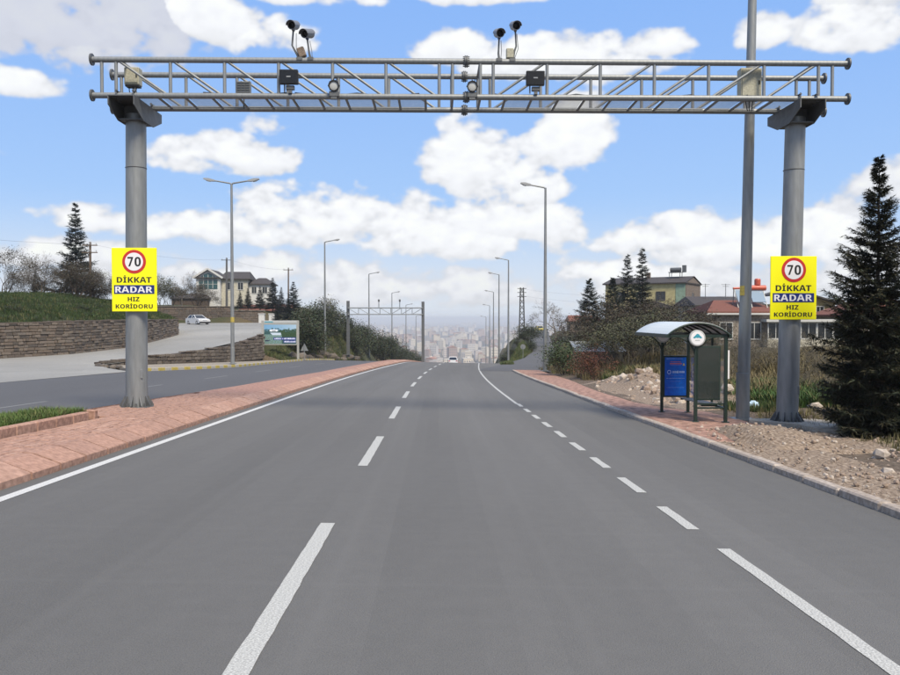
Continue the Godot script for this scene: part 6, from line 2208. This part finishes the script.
	# hedge on the right hump
	for q in [[505, 352, 120, "dark shrub nearest the road on the right hump"], [511, 346, 122, "second dark shrub on the right hump"], [517, 339, 125, "third dark shrub on the right hump, below the mast"], [524, 330, 128, "dark shrub at the foot of the lattice mast"], [529, 319, 134, "tallest dark shrub on the right hump"], [532, 338, 120, "dark shrub at the right end of the hump"]]:
		var c := copy(h0, Vector3.ZERO, 0, 1, q[3], "shrubs on the right hump")
		fit(c, 3.0, (q[0] - 436.0) / 800.0 * q[2], q[2], 1.9 + (318.0 - q[1]) * q[2] / 800.0, q[0] * 1.3, 1.1)
	# the two bushes by the pavement
	var g1 := woody("green_bush", "green bush at the back edge of the salmon pavement", "bush", 2.2, 6, 4, 0.6, 0.2, 4200, 0.09, [Color(0.07, 0.10, 0.032), Color(0.05, 0.08, 0.025)], 115, "bark", 2, 0.6)
	fit(g1, 2.2, 8.35, 52, 0.75, 0.4, 1.15)
	var g2 := woody("red_bush", "rust-red bush right beside the green bush", "bush", 2.2, 6, 4, 0.6, 0.2, 4600, 0.08, rust, 116, "bark", 2, 0.6)
	fit(g2, 2.2, 9.3, 47.5, 0.55, 0.9, 1.1)
	# dry thorny shrubs before the red-roofed house and right of the shelter
	var d0 := woody("dry_shrub", "leafless thorny shrub right of the bus shelter", "shrub", 2.0, 9, 5, 0.65, 0.25, 300, 0.06, brown, 117, "bark_dry", 2, 0.4)
	fit(d0, 2.0, 13.2, 36, 1.2, 0.1, 1.2)
	for q in [[744, 334, 35, "leafless thorny shrub behind the tall lamp pole"], [764, 340, 34, "leafless thorny shrub between lamp pole and gantry post"], [815, 338, 33, "leafless thorny shrub right of the right sign's post"], [836, 345, 30, "leafless thorny shrub at the large conifer's left side"], [728, 352, 30, "low leafless shrub beside the shelter's right post"], [806, 362, 27, "low leafless shrub above the green weeds"], [848, 362, 25, "low leafless shrub half behind the large conifer"], [705, 340, 40, "leafless shrub seen through the shelter's end"], [780, 330, 46, "leafless shrub before the veranda, left of the right post"], [812, 326, 48, "leafless shrub before the veranda, right of the right post"], [752, 330, 44, "leafless shrub before the bungalow's right window"], [722, 330, 46, "leafless shrub before the bungalow's left window"]]:
		var c := copy(d0, Vector3.ZERO, 0, 1, q[3], "leafless thorny shrubs")
		fit(c, 2.0, (q[0] - 436.0) / 800.0 * q[2], q[2], 1.9 + (318.0 - q[1]) * q[2] / 800.0, q[0], 1.25)
	# dark scrub on the bank above the wall
	for q in [[-33.6, 63.5, 2.75, "dark low scrub on the bank at the left edge"], [-35.0, 66.5, 3.3, "second patch of dark scrub on the bank"], [-31.0, 70.5, 2.9, "dark scrub low on the bank above the wall"], [-31.5, 74.5, 3.1, "dark scrub on the bank below the brown shrubs"]]:
		var c := copy(h0, Vector3.ZERO, q[0], 1, q[3], "dark scrub on the bank")
		c.position = V(q[0], q[2] - 0.75, q[1])
		c.scale = Vector3(0.55, 0.28, 0.5)
	# weeds
	var on := func(x: float, s: float) -> Vector3: return V(x, ground(x, s) - 0.02, s)
	grass_patch("weeds", "lush green weeds behind the concrete footing", func(r):
		var a: float = r.randf() * TAU; var q: float = sqrt(r.randf())
		return on.call(11.6 + cos(a) * q * 2.6, 26.5 + sin(a) * q * 3.4), 4200, 0.38, Color(0.06, 0.13, 0.022), 51, "weeds")
	grass_patch("weeds", "patch of green weeds by the lamp pole and blue bag", func(r):
		var a: float = r.randf() * TAU; var q: float = sqrt(r.randf())
		return on.call(9.6 + cos(a) * q * 1.0, 24.2 + sin(a) * q * 1.6), 700, 0.24, Color(0.07, 0.12, 0.03), 52, "weeds")
	grass_patch("weeds", "green weeds above the rubble heap below the shrubs", func(r):
		var a: float = r.randf() * TAU; var q: float = sqrt(r.randf())
		return on.call(11.2 + cos(a) * q * 1.6, 44 + sin(a) * q * 5.0), 1600, 0.4, Color(0.085, 0.125, 0.03), 53, "weeds")
	grass_patch("dry_grass", "tall straw-coloured dry grass behind shelter and gantry post", func(r):
		return on.call(r.randf_range(9.8, 22.0), r.randf_range(25.0, 46.0)), 5200, 0.5, Color(0.20, 0.155, 0.075), 54, "grass")
	grass_patch("dry_grass", "straw-coloured dry tufts scattered over the dirt by the footing", func(r):
		return on.call(8.6 + 4.5 * r.randf(), r.randf_range(11.0, 24.0)), 950, 0.22, Color(0.17, 0.15, 0.07), 55, "grass")
	grass_patch("grass", "green grass on the hump between road and branch road", func(r):
		var s: float = r.randf_range(82.0, 122.0)
		return on.call(r.randf_range(bend(s) + 6.2, branch_at(s).x - branch_at(s).z - 0.3), s), 4200, 0.34, Color(0.10, 0.14, 0.04), 56, "grass")
	grass_patch("grass", "rough grass at the foot of the hedge and billboard", func(r):
		var s: float = r.randf_range(78.0, 135.0)
		return on.call(bend(s) - 16.2 - 3.0 * r.randf(), s), 4200, 0.36, Color(0.10, 0.125, 0.04), 57, "grass")
	grass_patch("dry_grass", "dry grass slope beside the branch road on the right", func(r):
		var s: float = r.randf_range(46.0, 110.0)
		return on.call(branch_at(s).x + branch_at(s).z + 0.4 + 7.0 * r.randf(), s), 4200, 0.45, Color(0.18, 0.145, 0.075), 58, "grass")

# ---------------------------------------------------------------- materials
func build_materials() -> void:
	var grain := tone(1, 0.012, 0.945, 1.0, 0.55)
	var soft := tone(2, 0.02, 0.80, 1.0, 0.14)
	var dirtt := tone(3, 0.03, 0.42, 1.0, 0.55, 512, 0.05)
	var metal_t := tone(4, 0.012, 0.85, 1.0, 0.06)
	var blotch := tone(5, 0.02, 0.70, 1.0, 0.22, 512, 0.02)
	var rough_n := bump_tex(6, 0.12, 3.0)
	var fine_n := bump_tex(7, 0.3, 2.0)
	mat("asphalt", Color(0.135, 0.133, 0.13), 0.9, 0, grain, 0.55, true, fine_n)
	mat("asphalt_dark", Color(0.105, 0.106, 0.113), 0.9, 0, grain, 0.45, true, fine_n)
	mat("asphalt_pale", Color(0.323, 0.319, 0.309), 0.95, 0, grain, 0.4, true, fine_n)
	mat("paint", Color(0.62, 0.62, 0.59), 0.7, 0, tone(8, 0.06, 0.62, 1.0, 0.5), 1.6)
	mat("paint_fresh", Color(0.80, 0.80, 0.78), 0.7, 0, tone(8, 0.06, 0.62, 1.0, 0.5), 1.6)
	mat("paint_worn", Color(0.187, 0.187, 0.187), 0.8, 0, grain, 1.0)
	mat("earth", Color(0.95, 0.95, 0.95), 0.95, 0, dirtt, 0.5, true, rough_n)
	mat("dirt", Color(0.47, 0.385, 0.305), 0.95, 0, dirtt, 0.7, false, rough_n)
	mat("soil", Color(0.078, 0.062, 0.043), 0.95, 0, dirtt, 0.8)
	mat("turf", Color(0.031, 0.043, 0.014), 0.95, 0, blotch, 0.3)
	mat("red_paving", Color(0.44, 0.255, 0.2), 0.9, 0, blotch, 0.6, false, fine_n)
	mat("grout", Color(0.17, 0.11, 0.085), 0.95, 0, blotch, 0.8)
	mat("red_walk", Color(0.529, 0.316, 0.247), 0.9, 0, tone(9, 0.02, 0.50, 1.0, 0.35, 512, 0.02), 0.33, false, fine_n)
	mat("red_kerb0", Color(0.5, 0.3, 0.228), 0.88, 0, blotch, 0.9, false, fine_n)
	mat("red_kerb1", Color(0.455, 0.275, 0.212), 0.88, 0, blotch, 0.8, false, fine_n)
	mat("red_kerb2", Color(0.53, 0.33, 0.255), 0.88, 0, blotch, 0.7, false, fine_n)
	mat("kerb_grey0", Color(0.46, 0.397, 0.345), 0.9, 0, blotch, 0.9, false, fine_n)
	mat("kerb_grey1", Color(0.506, 0.443, 0.391), 0.9, 0, blotch, 1.1, false, fine_n)
	mat("dust_paving", Color(0.36, 0.32, 0.26), 0.95, 0, blotch, 0.5)
	mat("kerb_yellow", Color(0.55, 0.44, 0.1), 0.8, 0, blotch, 1.2)
	mat("kerb_white", Color(0.52, 0.5, 0.45), 0.8, 0, blotch, 1.2)
	mat("mortar", Color(0.08, 0.062, 0.05), 0.95, 0, blotch, 0.7)
	mat("stone0", Color(0.19, 0.15, 0.118), 0.92, 0, blotch, 1.1, false, rough_n)
	mat("stone1", Color(0.145, 0.118, 0.098), 0.92, 0, blotch, 0.9, false, rough_n)
	mat("stone2", Color(0.23, 0.19, 0.155), 0.92, 0, blotch, 1.3, false, rough_n)
	mat("coping", Color(0.13, 0.105, 0.085), 0.92, 0, blotch, 0.9, false, rough_n)
	mat("rubble0", Color(0.15, 0.128, 0.108), 0.92, 0, blotch, 0.9, false, rough_n)
	mat("rubble1", Color(0.2, 0.172, 0.145), 0.92, 0, blotch, 1.1, false, rough_n)
	mat("rubble2", Color(0.115, 0.098, 0.084), 0.92, 0, blotch, 0.8, false, rough_n)
	mat("stone_far", Color(0.161, 0.115, 0.084), 0.92, 0, tone(12, 0.07, 0.35, 1.0, 0.6), 0.5, false, rough_n)
	mat("chip0", Color(0.572, 0.506, 0.44), 0.9, 0, blotch, 1.5)
	mat("chip1", Color(0.378, 0.294, 0.231), 0.9, 0, blotch, 1.5)
	mat("chip2", Color(0.40, 0.31, 0.25), 0.9, 0, blotch, 1.5)
	mat("concrete", Color(0.484, 0.451, 0.396), 0.92, 0, blotch, 0.8, false, rough_n)
	mat("galv", Color(0.262, 0.275, 0.28), 0.5, 0.35, metal_t, 0.8)
	M.galv.uv1_scale = Vector3(1.6, 0.22, 1.6)
	mat("galv_dark", Color(0.132, 0.138, 0.143), 0.55, 0.35, metal_t, 0.9)
	mat("plate", Color(0.4, 0.416, 0.432), 0.6, 0.2, metal_t, 1.0)
	mat("lamp_head", Color(0.281, 0.289, 0.296), 0.5)
	mat("pale_lens", Color(0.429, 0.437, 0.429), 0.15)
	mat("black", Color(0.008, 0.008, 0.009), 0.55)
	mat("dark_glass", Color(0.008, 0.008, 0.009), 0.25)
	mat("camera_grey", Color(0.172, 0.176, 0.187), 0.45, 0.2)
	mat("bracket_blue", Color(0.078, 0.117, 0.234), 0.5)
	mat("rusty", Color(0.257, 0.195, 0.148), 0.8, 0, blotch, 3.0)
	mat("cream", Color(0.437, 0.421, 0.32), 0.55, 0, soft, 1.5)
	mat("sign_yellow", Color(0.846, 0.81, 0), 0.45)
	mat("sign_red", Color(0.484, 0.023, 0.02), 0.45)
	mat("sign_white", Color(0.72, 0.72, 0.74), 0.45)
	mat("sign_blue", Color(0.009, 0.023, 0.156), 0.45)
	mat("sign_black", Color(0.012, 0.012, 0.012), 0.5)
	mat("shelter_green", Color(0.009, 0.023, 0.017), 0.4)
	mat("emblem_grey", Color(0.39, 0.406, 0.406), 0.5)
	mat("teal", Color(0.03, 0.27, 0.36), 0.5)
	mat("roof_sheet", Color(0.56, 0.6, 0.61), 0.35)
	mat("dark_poster", Color(0.012, 0.017, 0.017), 0.6, 0, tone(13, 0.01, 0.35, 1.0, 0.1), 0.9)
	M.pane = StandardMaterial3D.new()
	M.pane.transparency = BaseMaterial3D.TRANSPARENCY_ALPHA
	M.pane.albedo_color = Color(0.25, 0.32, 0.31, 0.12)
	M.pane.roughness = 0.03
	for q in [["poster_blue", 0], ["poster_board", 1]]:
		var m := StandardMaterial3D.new()
		m.albedo_texture = poster_texture(q[1])
		m.roughness = 0.4
		M[q[0]] = m
	mat("pale_steel", Color(0.39, 0.39, 0.367), 0.6, 0, soft, 1.0)
	mat("blade", Color(0.7, 0.7, 0.7), 0.8, 0, null, 1, true)
	mat("leaf", Color(0.72, 0.72, 0.72), 0.75, 0, null, 1, true)
	M.leaf.backlight_enabled = true
	M.leaf.backlight = Color(0.1, 0.1, 0.05)
	mat("bark", Color(0.066, 0.048, 0.036), 0.95)
	mat("bark_pale", Color(0.156, 0.136, 0.117), 0.95)
	mat("bark_dry", Color(0.13, 0.113, 0.082), 0.95)
	mat("white_wall", Color(0.66, 0.66, 0.64), 0.85, 0, soft, 0.7)
	mat("cream_wall", Color(0.54, 0.51, 0.41), 0.85, 0, soft, 0.2)
	mat("yellow_wall", Color(0.515, 0.452, 0.234), 0.85, 0, soft, 0.2)
	mat("ochre_wall", Color(0.452, 0.328, 0.14), 0.85, 0, soft, 0.2)
	mat("green_wall", Color(0.265, 0.367, 0.281), 0.85, 0, soft, 0.2)
	mat("brown_wall", Color(0.211, 0.172, 0.144), 0.9, 0, blotch, 0.3)
	mat("plaster_old", Color(0.328, 0.289, 0.242), 0.9, 0, blotch, 0.4)
	mat("dark_roof", Color(0.066, 0.058, 0.058), 0.8, 0, blotch, 0.5)
	mat("red_roof", Color(0.257, 0.094, 0.062), 0.85, 0, tone(14, 0.05, 0.55, 1.0, 0.4), 0.5)
	mat("white_frame", Color(0.46, 0.46, 0.44), 0.6)
	mat("dark_frame", Color(0.078, 0.07, 0.062), 0.6)
	mat("window_glass", Color(0.02, 0.023, 0.027), 0.08)
	mat("teal_glass", Color(0.023, 0.07, 0.078), 0.1)
	mat("tank_red", Color(0.42, 0.075, 0.04), 0.4)
	mat("collector", Color(0.218, 0.281, 0.343), 0.12)
	mat("tin", Color(0.414, 0.45, 0.486), 0.5, 0.3)
	mat("city", Color(1, 1, 1), 0.9, 0, null, 1, true)
	mat("car_white", Color(0.58, 0.59, 0.61), 0.25)
	mat("car_yellow", Color(0.585, 0.468, 0.078), 0.3)
	mat("tail_red", Color(0.273, 0.016, 0.016), 0.3)
	mat("wood_pole", Color(0.148, 0.105, 0.074), 0.9, 0, blotch, 1.0)
	mat("pylon_grey", Color(0.078, 0.078, 0.078), 0.7)
	mat("bag", Color(0.429, 0.562, 0.663), 0.5)
